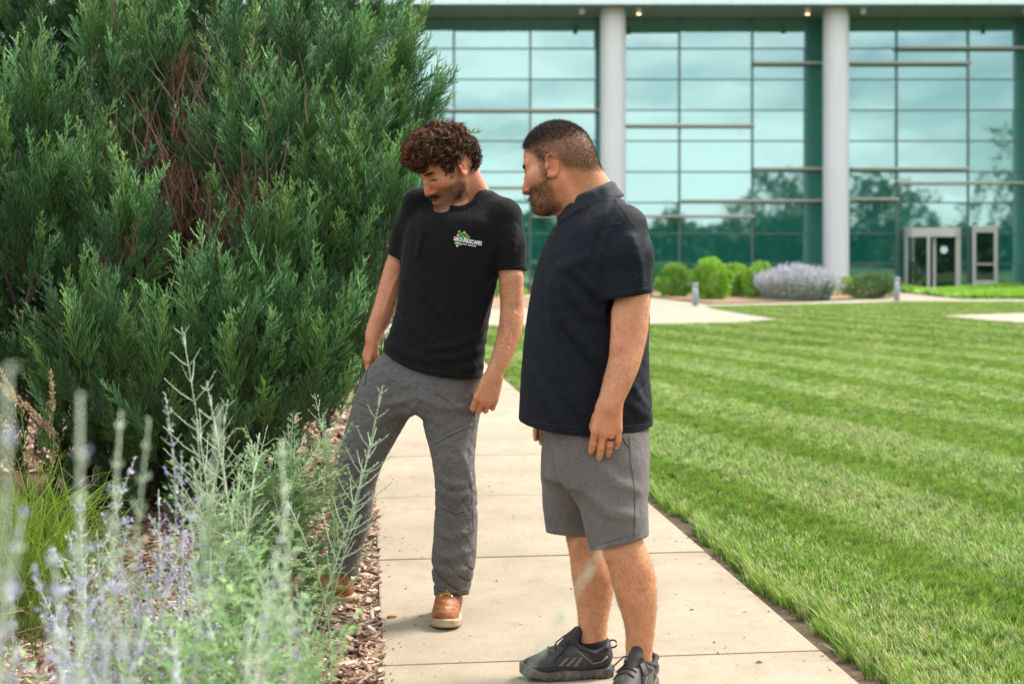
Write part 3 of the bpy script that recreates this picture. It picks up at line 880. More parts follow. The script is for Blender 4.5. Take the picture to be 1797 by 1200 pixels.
def head(s, M, c, sc, fat=0.0, mouth=0.0, es=1.0, jl=0.0):
    s.frame(M, c, sc)
    s.ell((-.008, 0, .045), (.102, .077, .095), .02)
    s.ell((-.055, 0, .02), (.055, .068, .065), .04)
    s.ell((.036, 0, -.02 + jl), (.060, .062, .086), .03)
    for q in (1, -1):
        s.cone((.006, q * .054, -.052), (.080, q * .014, -.094 + jl), .017 + fat, .017 + fat * .5, .03)
        s.ell((.060, q * .047, -.014), (.026, .022, .022), .03)
        s.cone((.012, q * .062, .0), (.055, q * .058, -.008), .010, .012, .025)
    s.ell((.084, 0, -.094 + jl), (.018, .022, .015), .014)
    s.ell((.074, 0, -.064), (.028, .034, .026), .02)
    if fat: s.ell((.03, 0, -.088), (.05, .055, .03), .03)
    for q in (1, -1):
        s.cone((.090, q * .011, .034), (.070, q * .047, .036), .010, .009, .014)
        s.ell((.099, q * .031, .015), (.020, .019, .0125), .012, 's')
        s.ell((.0765, q * .031, .014), (.0135, .0150, .0125), .004)
        s.cone((.0855, q * .018, .0045), (.081, q * .045, .0050), .0030, .0025, .006)       # lower lid
    s.chain([(.092, 0, .026), (.101, 0, .004), (.112, 0, -.022), (.1165, 0, -.032)], [.0075, .0085, .0105, .0115], .012)
    for q in (1, -1):
        s.ell((.101, q * .0125, -.037), (.012, .0082, .0085), .006)
        s.ell((.108, q * .0065, -.046), (.006, .0035, .005), .003, 's')
    s.ell((.1045, 0, -.061), (.008, .021, .0055), .006); s.ell((.1005, 0, -.0745), (.009, .019, .0065), .006)
    s.ell((.112, 0, -.0675), (.012, .023, .0012 + mouth), .003, 's')
    s.ell((.100, 0, -.084), (.008, .016, .004), .006, 's')
    for q in (1, -1):                                                                       # ears
        Mr = np.array(Matrix.Rotation(q * R(26), 3, 'Z') @ Matrix.Rotation(R(-12), 3, 'Y'))
        ec = np.array([-.010, q * .080, .004])
        s.ell(ec, np.array([.0185, .0075, .0315]) * es, .006, M=Mr)
        s.ell(ec + np.array([.001, q * .009, .004]), np.array([.0125, .0078, .0215]) * es, .003, 's', M=Mr)
        pts = []
        for i in range(10):
            a = R(-30 + 30 * i); p = np.array([.0165 * math.cos(a + R(60)), 0, .029 * math.sin(a + R(60))]) * es; pts.append(ec + Mr @ p + np.array([0, q * .005, 0]))
        s.chain(pts[:9], [.003, .0036, .004, .004, .004, .0042, .004, .0045, .005], .003, .003)
        s.cone(ec + Mr @ np.array([.004, q * .003, -.026]) * es, ec + Mr @ np.array([.010, q * .002, -.029]) * es, .007, .006, .006)
        s.ell(ec + Mr @ np.array([.013, q * .004, -.004]) * es, np.array([.005, .004, .008]) * es, .004, M=Mr)
        s.chain([ec + Mr @ (np.array(p) * es) + np.array([0, q * .003, 0]) for p in ((-.007, 0, -.014), (-.006, 0, .002), (.0, 0, .013))], [.0025, .003, .002], .003, .003)
    s.frame()

def loc(V, M, c, sc): return (V - c) @ M / sc
def sm(x, a, b): t = np.clip((x - a) / (b - a), 0, 1); return t * t * (3 - 2 * t)
def gauss(p, c, r): return np.exp(-(((p - np.asarray(c)) / np.asarray(r)) ** 2).sum(-1))

def tone_fn(M, c, sc, beard, extra=None):
    def fn(V):
        p = loc(V, M, c, sc); ap = np.stack([p[:, 0], np.abs(p[:, 1]), p[:, 2]], 1)
        near = (np.abs(p) < .2).all(1)
        red = 1.05 * gauss(ap, (.112, 0, -.03), (.03, .02, .02)) + .55 * gauss(ap, (.07, .045, -.015), (.03, .025, .022)) + .9 * gauss(ap, (-.012, .088, .004), (.028, .014, .04)) + 1.2 * gauss(ap, (.104, 0, -.068), (.012, .022, .0105)) + .3 * gauss(ap, (.09, .02, .07), (.03, .05, .03))
        dark = 1.0 * gauss(ap, (.090, .033, .0062), (.014, .0190, .0028)) + .45 * gauss(ap, (.090, .032, .021), (.014, .016, .0022)) + .85 * gauss(ap, (.112, 0, -.0675), (.02, .02, .0016)) + .8 * gauss(ap, (.111, .0065, -.0455), (.006, .004, .003)) + .7 * gauss(ap, (.0, .082, -.002), (.006, .008, .007))
        bd = beard(ap) * near
        if extra is not None: red = red + extra(V)
        return np.stack([np.clip(red, 0, 1) , np.clip(bd, 0, .92), np.clip(dark, 0, 1) * near], 1)
    return fn

def fur(name, parent, base, V, F, wfn, n, L, width, dirfn, m, seed, jit=.35, lift=.0):
    """short hairs standing on the skin where wfn(point) > 0"""
    r = np.random.default_rng(seed)
    T = np.concatenate([F[:, [0, 1, 2]], F[:, [0, 2, 3]]]); A, B, C = V[T[:, 0]], V[T[:, 1]], V[T[:, 2]]
    cen = (A + B + C) / 3; w = np.clip(wfn(cen), 0, 1); cr = np.cross(B - A, C - A); ar = np.linalg.norm(cr, axis=1)
    p = w * ar; p = p / p.sum(); i = r.choice(len(T), n, p=p)
    u, v = r.random((2, n, 1)); f = u + v > 1; u[f], v[f] = 1 - u[f], 1 - v[f]
    P = A[i] + u * (B - A)[i] + v * (C - A)[i]; N = cr[i] / (ar[i, None] + 1e-15)
    D = dirfn(P, N) + r.normal(size=(n, 3)) * jit; D /= np.linalg.norm(D, axis=1)[:, None]
    ln = L * r.uniform(.5, 1.25, (n, 1)); S = np.cross(D, r.normal(size=(n, 3))); S /= np.linalg.norm(S, axis=1)[:, None]
    P = P + N * lift
    Vh = np.stack([P - S * width / 2, P + S * width / 2, P + D * ln], 1).reshape(-1, 3) - base
    me = mesh_np(name, Vh, np.arange(3 * n).reshape(n, 3), False, {'tint': np.repeat(r.random(n) ** 1.5, 3)})
    return tag(link(name, me, parent, m), kind='stuff')

def hand(s, wrist, d, n, side, curl, sc=1.0, spread=0.0, thumb=(.55, .55, .5), fsc=1.0):
    """d towards the fingers, n out of the back of the hand, side towards the thumb; curl: (mcp, pip, dip) degrees for each finger"""
    d = np.asarray(d, float); d /= np.linalg.norm(d); n = np.asarray(n, float); n = n - d * (n @ d); n /= np.linalg.norm(n)
    sd = np.cross(d, n); sd = sd if sd @ np.asarray(side, float) > 0 else -sd
    W = np.asarray(wrist, float); k = sc; pos = []
    offs = [.029, .0095, -.010, -.028]; kn = [.088, .092, .087, .078]; seg = [(.044, .026, .021), (.049, .030, .022), (.045, .028, .022), (.035, .021, .019)]
    rad = [.0104, .0105, .0099, .0088]
    M = np.stack([d, sd, n], 1)
    s.raw(lambda P: d_ell(P, W + (d * .046 - n * .003) * k, np.array([.064, .038, .0165]) * k, M), W - .13 * k, W + .13 * k, .018)
    for i in range(4):
        K = W + (d * kn[i] + sd * offs[i] * (1 + spread)) * k
        s.cone(W + (sd * offs[i] * .62 + d * .004) * k, K, .0135 * k, (rad[i] + .0012) * k, .011)
        s.cone(W + (sd * offs[i] * .4 + d * .02 + n * .0115) * k, K + n * .0058 * k, .0026 * k, .0044 * k, .007)     # tendon
    for i in range(4):
        K = W + (d * kn[i] + sd * offs[i] * (1 + spread)) * k
        a = 0.0; p = K; pts = [K - d * .012 * k, K]; fan = sd * (offs[i] * spread * 4)
        for q in range(3):
            a += R(curl[i][q]); v = d * math.cos(a) - n * math.sin(a) + fan * math.cos(a); v /= np.linalg.norm(v)
            p = p + v * seg[i][q] * k * fsc; pts.append(p)
        r0 = rad[i] * k
        s.chain(pts, [r0 * .98, r0 * 1.04, r0 * 1.0, r0 * .90, r0 * .78], .0022, .004); pos.append(pts)
    T0 = W + (d * .018 + sd * .020 - n * .008) * k; v = d * thumb[0] + sd * thumb[1] - n * thumb[2]; v /= np.linalg.norm(v)
    v2 = d * .85 + sd * .1 - n * .5; v2 /= np.linalg.norm(v2)
    p1 = T0 + v * .044 * k; p2 = p1 + (v * .5 + v2 * .5) * .032 * k; p3 = p2 + v2 * .026 * k
    s.chain([T0, p1, p2, p3], [.0165 * k, .0125 * k, .0112 * k, .0085 * k], .010, .006)
    return pos

def leg_axis(pts):
    A = np.array([[*at(p[0], p[1], p[2]), p[3]] for p in pts]); 
    if len(A) < 4: return list(A[:, :3]), list(A[:, 3])
    E = np.vstack([2 * A[0] - A[1], A, 2 * A[-1] - A[-2]]); out = []
    for i in range(1, len(E) - 2):                       # Catmull-Rom, so joints stay round
        p0, p1, p2, p3 = E[i - 1:i + 3]
        for t in (0, .34, .67): out.append(.5 * (2 * p1 + (p2 - p0) * t + (2 * p0 - 5 * p1 + 4 * p2 - p3) * t * t + (3 * p1 - p0 - 3 * p2 + p3) * t ** 3))
    out.append(A[-1]); out = np.array(out); return list(out[:, :3]), list(out[:, 3])

# =============================================================== the man in the black T-shirt
P1 = np.array([-.25, 4.98, 0.0])
man1 = empty('person', P1, 'man with curly brown hair, black t-shirt, long grey trousers and brown boots, looking down', 'person')
H1M, H1C, H1S = frame3(R(57), R(34), R(-3)), np.array([-.242, 4.93, 1.674]), 1.07
s = SDF()
head(s, H1M, H1C, H1S, 0, 0, 1.14, .013)
nb1 = at(818, 362, 4.998)
s.cone(H1C + H1M @ np.array([-.040, 0, -.026]), nb1, .054, .054, .016)
s.cone(H1C + H1M @ np.array([-.02, .055, -.04]), at(816, 366, 4.925), .012, .010, .02)
s.cone(H1C + H1M @ np.array([-.055, .02, -.02]), at(852, 352, 4.985), .042, .030, .04)
s.cone(H1C + H1M @ np.array([-.055, -.02, -.03]), at(775, 356, 5.045), .034, .026, .03)          # neck muscle
s.cone(at(816, 380, 5.0), at(806, 415, 4.99), .050, .080, .04)
s.cone(at(760, 382, 5.06), at(870, 395, 4.97), .040, .040, .03)
s.cone(at(795, 400, 4.97), at(770, 620, 4.97), .10, .11, .05)
s.cone(at(735, 660, 5.0), at(790, 670, 4.95), .085, .085, .05)
for pts in ([(700, 670, 5.0, .075), (645, 790, 5.0, .055), (603, 980, 5.08, .035), (592, 1036, 5.1, .034)], [(788, 680, 4.95, .08), (796, 830, 4.87, .05), (793, 1010, 4.88, .035), (792, 1050, 4.89, .035)]):
    p, r_ = leg_axis(pts); s.chain(p, r_, .04)
armL = [(888, 392, 4.91, .044), (896, 470, 4.877, .045), (898, 535, 4.867, .0405), (897, 566, 4.86, .041), (891, 595, 4.85, .0395), (879, 630, 4.83, .0335), (869, 652, 4.817, .0285), (866, 664, 4.81, .024)]
p, r_ = leg_axis(armL); s.chain(p, r_, .03, .010)
s.cone(at(906, 485, 4.84), at(902, 525, 4.84), .020, .016, .03)
wL = at(866, 660, 4.81)
hand1 = hand(s, wL, (-.30, -.10, -.95), (.10, -.97, .1), (-1, 0, 0), [(28, 62, 40), (36, 72, 45), (40, 76, 45), (36, 70, 45)], 1.06, .14, (.75, .25, .75))
armR = [(733, 365, 5.04, .042), (702, 450, 5.072, .043), (688, 495, 5.08, .043), (675, 540, 5.08, .041), (660, 575, 5.07, .033), (654, 596, 5.06, .028)]
p, r_ = leg_axis(armR); s.chain(p, r_, .03, .010)
hand(s, at(653, 596, 5.06), (-.26, .05, -.95), (-.8, -.55, .1), (.35, -.9, 0), [(14, 28, 18), (18, 32, 20), (22, 36, 22), (26, 38, 22)], .86, 0, (.85, .2, .3))
for pix, rr in (([(899, 520), (901, 548), (896, 575), (889, 602)], .0040), ([(886, 560), (884, 590), (877, 618), (871, 640)], .0038), ([(896, 590), (888, 622), (878, 645)], .0036), ([(868, 662), (864, 676), (866, 688)], .0034), ([(700, 480), (686, 510), (674, 545)], .0036)):
    s.chain(list(s.line(pix, -.0016, 3)), [rr * .8] * (len(pix) * 3 - 2), .007)
def beard1(a):
    f, l, u = a.T
    jaw = sm(-u, .022, .05) * (1 - sm(-u, .104, .118)) * sm(f, -.012, .02) * (1 - gauss(a, (.104, 0, -.068), (.02, .020, .008)))
    mus = 1.0 * gauss(a, (.104, .012, -.0535), (.02, .019, .0062))
    return np.clip(.74 * jaw + mus + .25 * gauss(a, (.1, 0, -.09), (.03, .02, .012)), 0, .9)
tone1 = tone_fn(H1M, H1C, H1S, beard1, lambda V: .35 * gauss(V, wL + [-.02, 0, -.09], (.07, .06, .05)) + .3 * gauss(V, at(650, 620, 5.06), (.05, .1, .06)) + .25 * gauss(V, nb1, (.08, .08, .05)))
V1, F1 = s.mesh(.0034)
body1 = link('body', mesh_np('body', V1 - P1, F1, True, {'tone': tone1(V1)}), man1, M_skin1)
def w_head(fn, M, c, sc):
    def g(P):
        p = loc(P, M, c, sc); return fn(np.stack([p[:, 0], np.abs(p[:, 1]), p[:, 2]], 1)) * (np.abs(p) < .2).all(1)
    return g
brow = lambda a: (gauss(a, (.092, .030, .034), (.03, .021, .0042)) > .35) * 1.0
arm1 = lambda P: ((np.abs(P[:, 2] - 1.12) < .17) & (np.linalg.norm(P - wL, axis=1) > .03) & (P[:, 0] > -.12)) * 1.0
fur('arm_hair', man1, P1, V1, F1, arm1, 1600, .011, .0005, lambda P, N: N * .3 - np.array([.2, 0, 1.0]), M_beard, 33, .4)
fur('eyebrows', man1, P1, V1, F1, w_head(brow, H1M, H1C, H1S), 700, .008, .0011, lambda P, N: N * .15 + H1M[:, 1] * np.sign((P - H1C) @ H1M[:, 1])[:, None] - H1M[:, 2] * .1, M_hair1, 1, .25)
fur('lashes', man1, P1, V1, F1, w_head(lambda a: (gauss(a, (.090, .033, .0062), (.016, .0200, .0026)) > .42) * 1.0, H1M, H1C, H1S), 200, .0040, .0009, lambda P, N: N * .5 - H1M[:, 2] * .6, M_hair1, 31, .2)
fur('stubble', man1, P1, V1, F1, w_head(lambda a: np.clip(beard1(a) - .12, 0, 1), H1M, H1C, H1S), 9000, .0058, .0008, lambda P, N: N * .7 - H1M[:, 2] * .7, M_beard, 2, .35)
fur('moustache', man1, P1, V1, F1, w_head(lambda a: (gauss(a, (.104, .012, -.0535), (.02, .018, .006)) > .4) * 1.0, H1M, H1C, H1S), 650, .009, .0008, lambda P, N: N * .5 - H1M[:, 2] * .6 + H1M[:, 1] * np.sign((P - H1C) @ H1M[:, 1])[:, None] * .6, M_beard, 3, .25)
# hair: a soft mass with curls over it
s = SDF(); s.frame(H1M, H1C, H1S)
s.ell((-.006, 0, .070), (.108, .094, .080), .02); s.ell((.064, -.012, .098), (.042, .066, .032), .03)
s.ell((-.075, 0, .016), (.042, .070, .056), .03); s.ell((.03, 0, .115), (.06, .06, .035), .03)
for q in (1, -1): s.ell((.010, q * .072, .046), (.040, .020, .026), .02); s.cone((.022, q * .076, .03), (.024, q * .074, .006), .010, .006, .012)
s.ell((-.014, .090, .008), (.034, .03, .036), .006, 's'); s.ell((-.014, -.090, .008), (.034, .03, .036), .006, 's')
s.ell((.085, .055, .040), (.055, .035, .034), .012, 's')
s.frame(); s.disp(lambda P: .006 * wob(P, 85, 3) + .004 * wob(P, 170, 4))
Vh, Fh = s.mesh(.0055)
r = np.random.default_rng(4)
hair1 = link('hair', mesh_np('hair', Vh - P1, Fh, True, {'tint': r.random(len(Vh)) * .16}), man1, M_hair1)
e1 = Vh[Fh[:, 1]] - Vh[Fh[:, 0]]; e2 = Vh[Fh[:, 2]] - Vh[Fh[:, 0]]; fn_ = np.cross(e1, e2); fn_ /= np.linalg.norm(fn_, axis=1)[:, None] + 1e-12
mb = MB(); pl = loc(Vh[Fh].mean(1), H1M, H1C, H1S)
ear_ = ((pl[:, 0] > .030) & (pl[:, 2] < .034)) | (np.abs(pl[:, 0] + .012) < .036) & (np.abs(pl[:, 2] - .004) < .042)
okf = np.nonzero(~((pl[:, 0] > .060) & (pl[:, 2] < .070)) & (pl[:, 2] > -.045) & ~ear_)[0]
for i in r.choice(okf, 1150, replace=False):
    o = Vh[Fh[i, 0]]; n = fn_[i]; dn = -H1M[:, 2] * .6 + H1M[:, 0] * (.35 if pl[i, 0] > .02 else -.3) + r.normal(size=3) * .40; tg = dn - n * (dn @ n); tg /= np.linalg.norm(tg) + 1e-9
    top = pl[i, 2] > .115
    ax = tg * 1.0 + n * r.uniform(.0, .30); ax /= np.linalg.norm(ax); bx = np.cross(ax, n); bx /= np.linalg.norm(bx); cx = np.cross(ax, bx)
    cr, Ln, tu = r.uniform(.006, .0115), r.uniform(.022, .046), r.uniform(.8, 1.7) * (.5 if top else 1); th = np.linspace(0, tu * 6.28, 13) + r.uniform(0, 6.28); f = np.linspace(0, 1, 13)
    P = o - n * .005 + ax * (f * Ln)[:, None] + (bx * np.cos(th)[:, None] + cx * np.sin(th)[:, None]) * (cr * np.minimum(1, f * 3 + .3))[:, None] + n * (.002 + .006 * np.sin(f * 3.1))[:, None]
    tn = np.clip(r.beta(1.2, 2.4) + .22 * (pl[i, 2] - .06) / .1, 0, 1)
    for e in range(5):
        oo = r.normal(size=3) * .0034
        mb.tube(P + oo - P1, .0014 * (1 - .7 * f ** 3) * r.uniform(.6, 1.2), 3, np.clip(tn * r.uniform(.6, 1.25), 0, 1), cap=False)
tag(mb.obj('curls', M_hair1, hair1, True, True), kind='stuff')
# T-shirt
def zcut(pix, Y):
    q = np.array([at(px, py, Y) for px, py in pix]); q = q[np.argsort(q[:, 0])]
    return lambda P: np.interp(P[..., 0], q[:, 0], q[:, 2]) - P[..., 2]
def sleeve(s, pts, rad, e, d, k):
    """a tapered sleeve ending in a plane cut"""
    d = np.asarray(d, float) / np.linalg.norm(d); pts = [np.asarray(p) for p in pts]
    def fn(P):
        v = None
        for i in range(len(pts) - 1):
            q = d_cone(P, pts[i], pts[i + 1], rad[i], rad[i + 1]); v = q if v is None else smin(v, q, .02)
        return smax(v, (P - e) @ d, .005)
    A = np.array(pts); m = max(rad); s.raw(fn, A.min(0) - m, A.max(0) + m, k)
dL = at(898, 492, 4.87) - at(894, 430, 4.885) + np.array([-.004, 0, 0]); dR = at(698, 470, 5.075) - at(716, 410, 5.06) + np.array([.012, 0, .01])
eL, eR = at(897.5, 475.5, 4.873), at(702.5, 449, 5.072)
def tee_base():
    s = SDF(); Y = 4.96; k = Y / FPX
    rows = [(338, 752, 862, .055), (352, 737, 877, .068), (366, 726, 886, .084), (384, 716, 887, .106), (400, 711, 884, .120), (440, 708, 880, .130), (480, 705, 874, .126), (520, 699, 866, .120), (560, 690, 857, .117), (600, 677, 851, .118), (640, 663, 848, .124), (700, 652, 849, .128)]
    s.loft([(CAM_H - (py - HZ) * k, ((a + b) / 2 - CX) * k, Y + (.02 if py < 380 else 0), (b - a) / 2 * k / .955, d) for py, a, b, d in rows], .03, 2.35, R(-24))
    s.cone(at(766, 350, 5.03), at(735, 354, 5.04), .038, .052, .04); s.cone(at(850, 350, 5.0), at(884, 376, 4.91), .034, .055, .04)
    sleeve(s, [at(884, 384, 4.905), at(894, 430, 4.885), at(898, 500, 4.87)], [.067, .062, .0585], eL, dL, .035)
    sleeve(s, [at(736, 366, 5.035), at(716, 410, 5.06), at(696, 480, 5.075)], [.064, .059, .0565], eR, dR, .035)
    return s
s = tee_base()
def folds1(P):
    a = np.exp(-((P[..., 2] - .98) / .11) ** 2); b = np.exp(-((P[..., 2] - 1.3) / .12) ** 2)
    q = P * np.array([1.0, .6, 1.0]) + .02 * np.stack([wob(P, 14, 1), wob(P, 12, 2), wob(P, 13, 5)], -1)
    side = sm(P[..., 0], -.32, -.14)
    return .0046 * a * (.35 + .8 * side) * np.sin((q[..., 2] + .35 * q[..., 0]) * 120) * (.5 + .5 * wob(P, 20, 7)) + .003 * b * wob(q, 34, 8) + .0022 * wob(P, 22, 9)
s.disp(folds1)
for pix, rr in (([(846, 585), (800, 606), (752, 612)], .007), ([(848, 612), (806, 628), (768, 630)], .008), ([(846, 640), (800, 650)], .006), ([(868, 500), (852, 540), (838, 580)], .008), ([(716, 470), (745, 520), (790, 560)], .008), ([(700, 540), (722, 575), (760, 598)], .007), ([(880, 400), (866, 440), (846, 470)], .008), ([(738, 372), (742, 410), (734, 450)], .007), ([(676, 600), (712, 622), (752, 634)], .007), ([(905, 400), (898, 440), (884, 468)], .005)):
    s.ridge(s.line(pix, 0, 3), rr, .022, .55)
solid = SDF(); solid.ops = list(s.ops)
s.shell(.011)
zh = zcut([(600, 600), (640, 606), (661, 617), (680, 628), (700, 639), (722, 648), (745, 655), (775, 660), (805, 663), (848, 665), (870, 665), (930, 664)], 4.86)
s.raw(zh, (-99,) * 3, (99,) * 3, .003, 'i')
for e, d in ((eL, dL), (eR, dR)):
    d = d / np.linalg.norm(d); s.cone(e - d * .05, e + d * .05, .046, .0475, .004, 's')
na = H1C - nb1; na = np.array([-.10, -.10, 1.0]); na /= np.linalg.norm(na); nC = at(815, 350, 4.955)
npl = np.array([.22, -.28, .95]); npl /= np.linalg.norm(npl); pC = at(815, 352, 4.955)
def neckcyl(P): return d_cone(P, nC - na * .2, nC + na * .2, .079, .079)
s.raw(lambda P: smax(neckcyl(P), -((P - pC) @ npl) - .015, .006), nC - .2, nC + .2, .004, 's')
tee = sdf_obj('t_shirt', s, .0046, M_tee, man1)
col = SDF(); dsol = solid.ev
def ribfn(P):
    return smax(np.abs(neckcyl(P) - .002) - .0085, np.maximum(np.abs(dsol(P) + .0015) - .0070, -((P - pC) @ npl) - .045), .006)
col.raw(ribfn, nC - .13, nC + [.13, .13, .12], .0)
sdf_obj('neck_rib', col, .0036, M_tee, tee)
# hem and sleeve stitching
def stitch(name, src, pix, m, parent, base, rad=.0011, off=.0006, per=5):
    return MB().tube(src.line(pix, off, per) - base, rad, 4).obj(name, m, parent, True)
M_stitch = mat('dark_stitch', (.009, .009, .010), .9)
stitch('hem_seam', s, [(664, 612), (700, 633), (745, 649), (800, 656), (846, 659)], M_stitch, tee, P1)
stitch('sleeve_seam', s, [(877, 470), (898, 471), (920, 465)], M_stitch, tee, P1)
# printed emblem and lettering laid on the cloth
def on_cloth(src, V, F, px, py, ang, scale, base, name, m, parent, off):
    """flat shapes (in metres, x right, y up) laid onto the cloth round the point under a pixel"""
    V = np.asarray(V, float); ca, sa = math.cos(ang), math.sin(ang)
    Yh = src.hit(px, py)[1]; out = []
    for x, y in V[:, :2]:
        qx, qy = (x * ca - y * sa) * scale, (x * sa + y * ca) * scale
        out.append(src.hit(px + qx / Yh * FPX, py - qy / Yh * FPX, off))
    return link(name, mesh_np(name, np.array(out) - base, F, False), parent, m)
def text_shape(txt, size, bold=0.0, res=2):
    cu = bpy.data.curves.new('text', 'FONT'); cu.body = txt; cu.size = size; cu.offset = bold; cu.resolution_u = res; cu.align_x = 'CENTER'
    o = bpy.data.objects.new('text', cu); COL.objects.link(o); dg = bpy.context.evaluated_depsgraph_get()
    me = bpy.data.meshes.new_from_object(o.evaluated_get(dg)); COL.objects.unlink(o); bpy.data.objects.remove(o)
    bm = bmesh.new(); bm.from_mesh(me); bmesh.ops.triangulate(bm, faces=bm.faces); bm.to_mesh(me); bm.free()
    V = np.array([v.co[:] for v in me.vertices]); F = np.array([p.vertices[:] for p in me.polygons]); return V, F
M_pw = mat('white_print', (.85, .85, .85), .7); M_pg = mat('green_print', (.02, .42, .10), .7); M_po = mat('orange_print', (.80, .30, .06), .7)
def disc(cx, cy, r_, n=8):
    a = np.arange(n) * 2 * np.pi / n; V = np.c_[cx + r_ * np.cos(a), cy + r_ * np.sin(a)]; return np.vstack([[cx, cy], V]), np.array([(0, 1 + i, 1 + (i + 1) % n) for i in range(n)])
# emblem: photo pixels of the print (full picture scale)
DOTS = [(806, 406.5, 'g'), (809.5, 410.5, 'g'), (814.8, 408.3, 'o'), (804, 412.5, 'o'), (818.6, 412.3, 'g'), (813, 414.6, 'g'), (808, 416, 'g'), (822.3, 416.2, 'g'), (817, 417.8, 'o'), (799.8, 426.5, 'g'), (808.5, 428.8, 'g'), (802.6, 431, 'o'), (804.2, 426, 'g')]
for c_, m in (('g', M_pg), ('o', M_po)):
    VV, FF, nn = [], [], 0
    for x, y, q in DOTS:
        if q == c_:
            v_, f_ = disc((x - 810) , -(y - 418), 2.4 if (x, y) != (804.2, 426) else 1.6); VV.append(v_); FF.append(f_ + nn); nn += len(v_)
    kk = solid.hit(810, 418)[1] / FPX
    on_cloth(solid, np.concatenate(VV), np.concatenate(FF), 810, 418, 0, kk, P1, 'emblem_print', m, tee, .0022)['kind'] = 'stuff'
v_, f_ = text_shape('GROUNDSCAPES', 1.0, .022); v_ = v_ * np.array([50.0 / 8.05, 9.6, 1])
v_[:, 0] *= 50.0 / (v_[:, 0].max() - v_[:, 0].min())
on_cloth(solid, v_, f_, 820.3, 426.2, R(-10.5), kk, P1, 'lettering', M_pw, tee, .0030)['kind'] = 'stuff'
v_, f_ = text_shape('DESIGN \u00b7 BUILD \u00b7 MAINTAIN', 1.0, .01); v_[:, 0] *= 36.0 / (v_[:, 0].max() - v_[:, 0].min()); v_[:, 1] *= 3.6
on_cloth(solid, v_, f_, 817.2, 430.2, R(-10.5), kk, P1, 'small_lettering', M_pw, tee, .0030)['kind'] = 'stuff'
# work trousers
s = SDF(); Y = 4.97; k = Y / FPX
s.loft([(CAM_H - (py - HZ) * k, ((a + b) / 2 - CX) * k, Y, (b - a) / 2 * k / .96, d) for py, a, b, d in ((596, 700, 836, .095), (630, 674, 841, .108), (665, 642, 840, .122), (700, 632, 838, .120), (725, 632, 836, .105))], .03, 2.3, R(-18))
LEG1 = [(690, 668, 5.0, .100), (668, 720, 5.0, .098), (640, 785, 5.0, .080), (624, 845, 5.02, .069), (617, 905, 5.05, .066), (606, 955, 5.08, .060), (597, 1040, 5.10, .053)]
LEG2 = [(785, 668, 4.95, .102), (788, 715, 4.93, .098), (792, 755, 4.90, .084), (795, 800, 4.87, .069), (799, 840, 4.86, .063), (801, 880, 4.86, .066), (799, 930, 4.87, .071), (797, 975, 4.87, .071), (794, 1010, 4.875, .062), (792, 1070, 4.88, .054)]
for q in (LEG1, LEG2):
    p, r_ = leg_axis(q); s.chain(p, r_, .045, .03)
def valley(x, w=.22): return -np.exp(-(np.sin(x) / w) ** 2)
def folds2(P):
    z = P[..., 2]; q = P + .030 * np.stack([wob(P, 13, 11), wob(P, 12, 12), wob(P, 14, 13)], -1) + .009 * np.stack([wob(P, 34, 15), wob(P, 33, 16), wob(P, 31, 17)], -1)
    kn = np.exp(-((z - .43) / .10) ** 2); an = np.exp(-((z - .16) / .11) ** 2); cr = np.exp(-((z - .79) / .10) ** 2)
    left = sm(-P[..., 0], .33, .43); am = np.clip(.45 + 1.0 * wob(P, 17, 18), 0, 1.4); am2 = np.clip(.45 + 1.0 * wob(P, 16, 20), 0, 1.4)
    d = .0075 * an * (am * valley(q[..., 2] * 46 + q[..., 0] * 34) + am2 * valley(q[..., 2] * 40 - q[..., 0] * 42 + 1)) * (1 - .4 * left)
    d = d + .0065 * kn * (am2 * valley(q[..., 2] * 40 - q[..., 0] * 38) + am * valley(q[..., 2] * 36 + q[..., 0] * 44 + 2)) * (1 - .3 * left)
    return d + .0016 * wob(q, 22, 14) + .0008 * wob(q, 75, 19) + .006 * cr * am * valley((q[..., 0] * .7 + q[..., 2]) * 30)
s.disp(folds2)
for pix, rr in (([(735, 692), (700, 706), (662, 712)], .009), ([(736, 700), (708, 735), (676, 760)], .009), ([(742, 700), (776, 716), (812, 716)], .008), ([(770, 836), (796, 852), (826, 846)], .009), ([(770, 862), (800, 874), (828, 862)], .008), ([(766, 930), (792, 944), (824, 930)], .009), ([(764, 968), (790, 978), (828, 964)], .011), ([(770, 998), (796, 1006), (818, 996)], .009), ([(600, 800), (632, 812), (662, 800)], .008), ([(596, 850), (622, 872), (650, 866)], .009), ([(588, 920), (612, 936), (640, 930)], .008), ([(800, 780), (816, 812), (822, 840)], .007)):
    s.ridge(s.line(pix, 0, 3), rr, .02, .5)
jean_solid = SDF(); jean_solid.ops = list(s.ops)
s.shell(.012)
h1, h2 = at(598, 1009, 5.10), at(792, 1044, 4.88)
s.cut(h1, (-.02, -.25, -1), h1 + [-.12, -.12, -.12], h1 + [.11, .12, .12]); s.cut(h2, (.03, -.3, -1), h2 + [-.12, -.12, -.12], h2 + [.12, .12, .12])
jean = sdf_obj('work_trousers', s, .005, M_jean, man1)
M_jst = mat('light_stitch', (.21, .20, .20), .9)
for pix in ([(624, 702), (648, 713), (672, 732), (684, 752)], [(760, 778), (790, 762), (834, 742)], [(733, 658), (731, 690), (735, 700)], [(770, 885), (800, 900), (828, 890)], [(834, 690), (833, 740), (822, 800), (828, 860), (831, 930)], [(768, 1034), (792, 1039), (817, 1034)], [(582, 1000), (600, 1003), (618, 1001)], [(655, 760), (640, 820), (632, 880)]):
    stitch('stitching', s, pix, M_jst, jean, P1, .0009, .0006, 4)
    stitch('seam', s, [(a, b + 2.2) for a, b in pix], M_seam, jean, P1, .0012, .0003, 4)
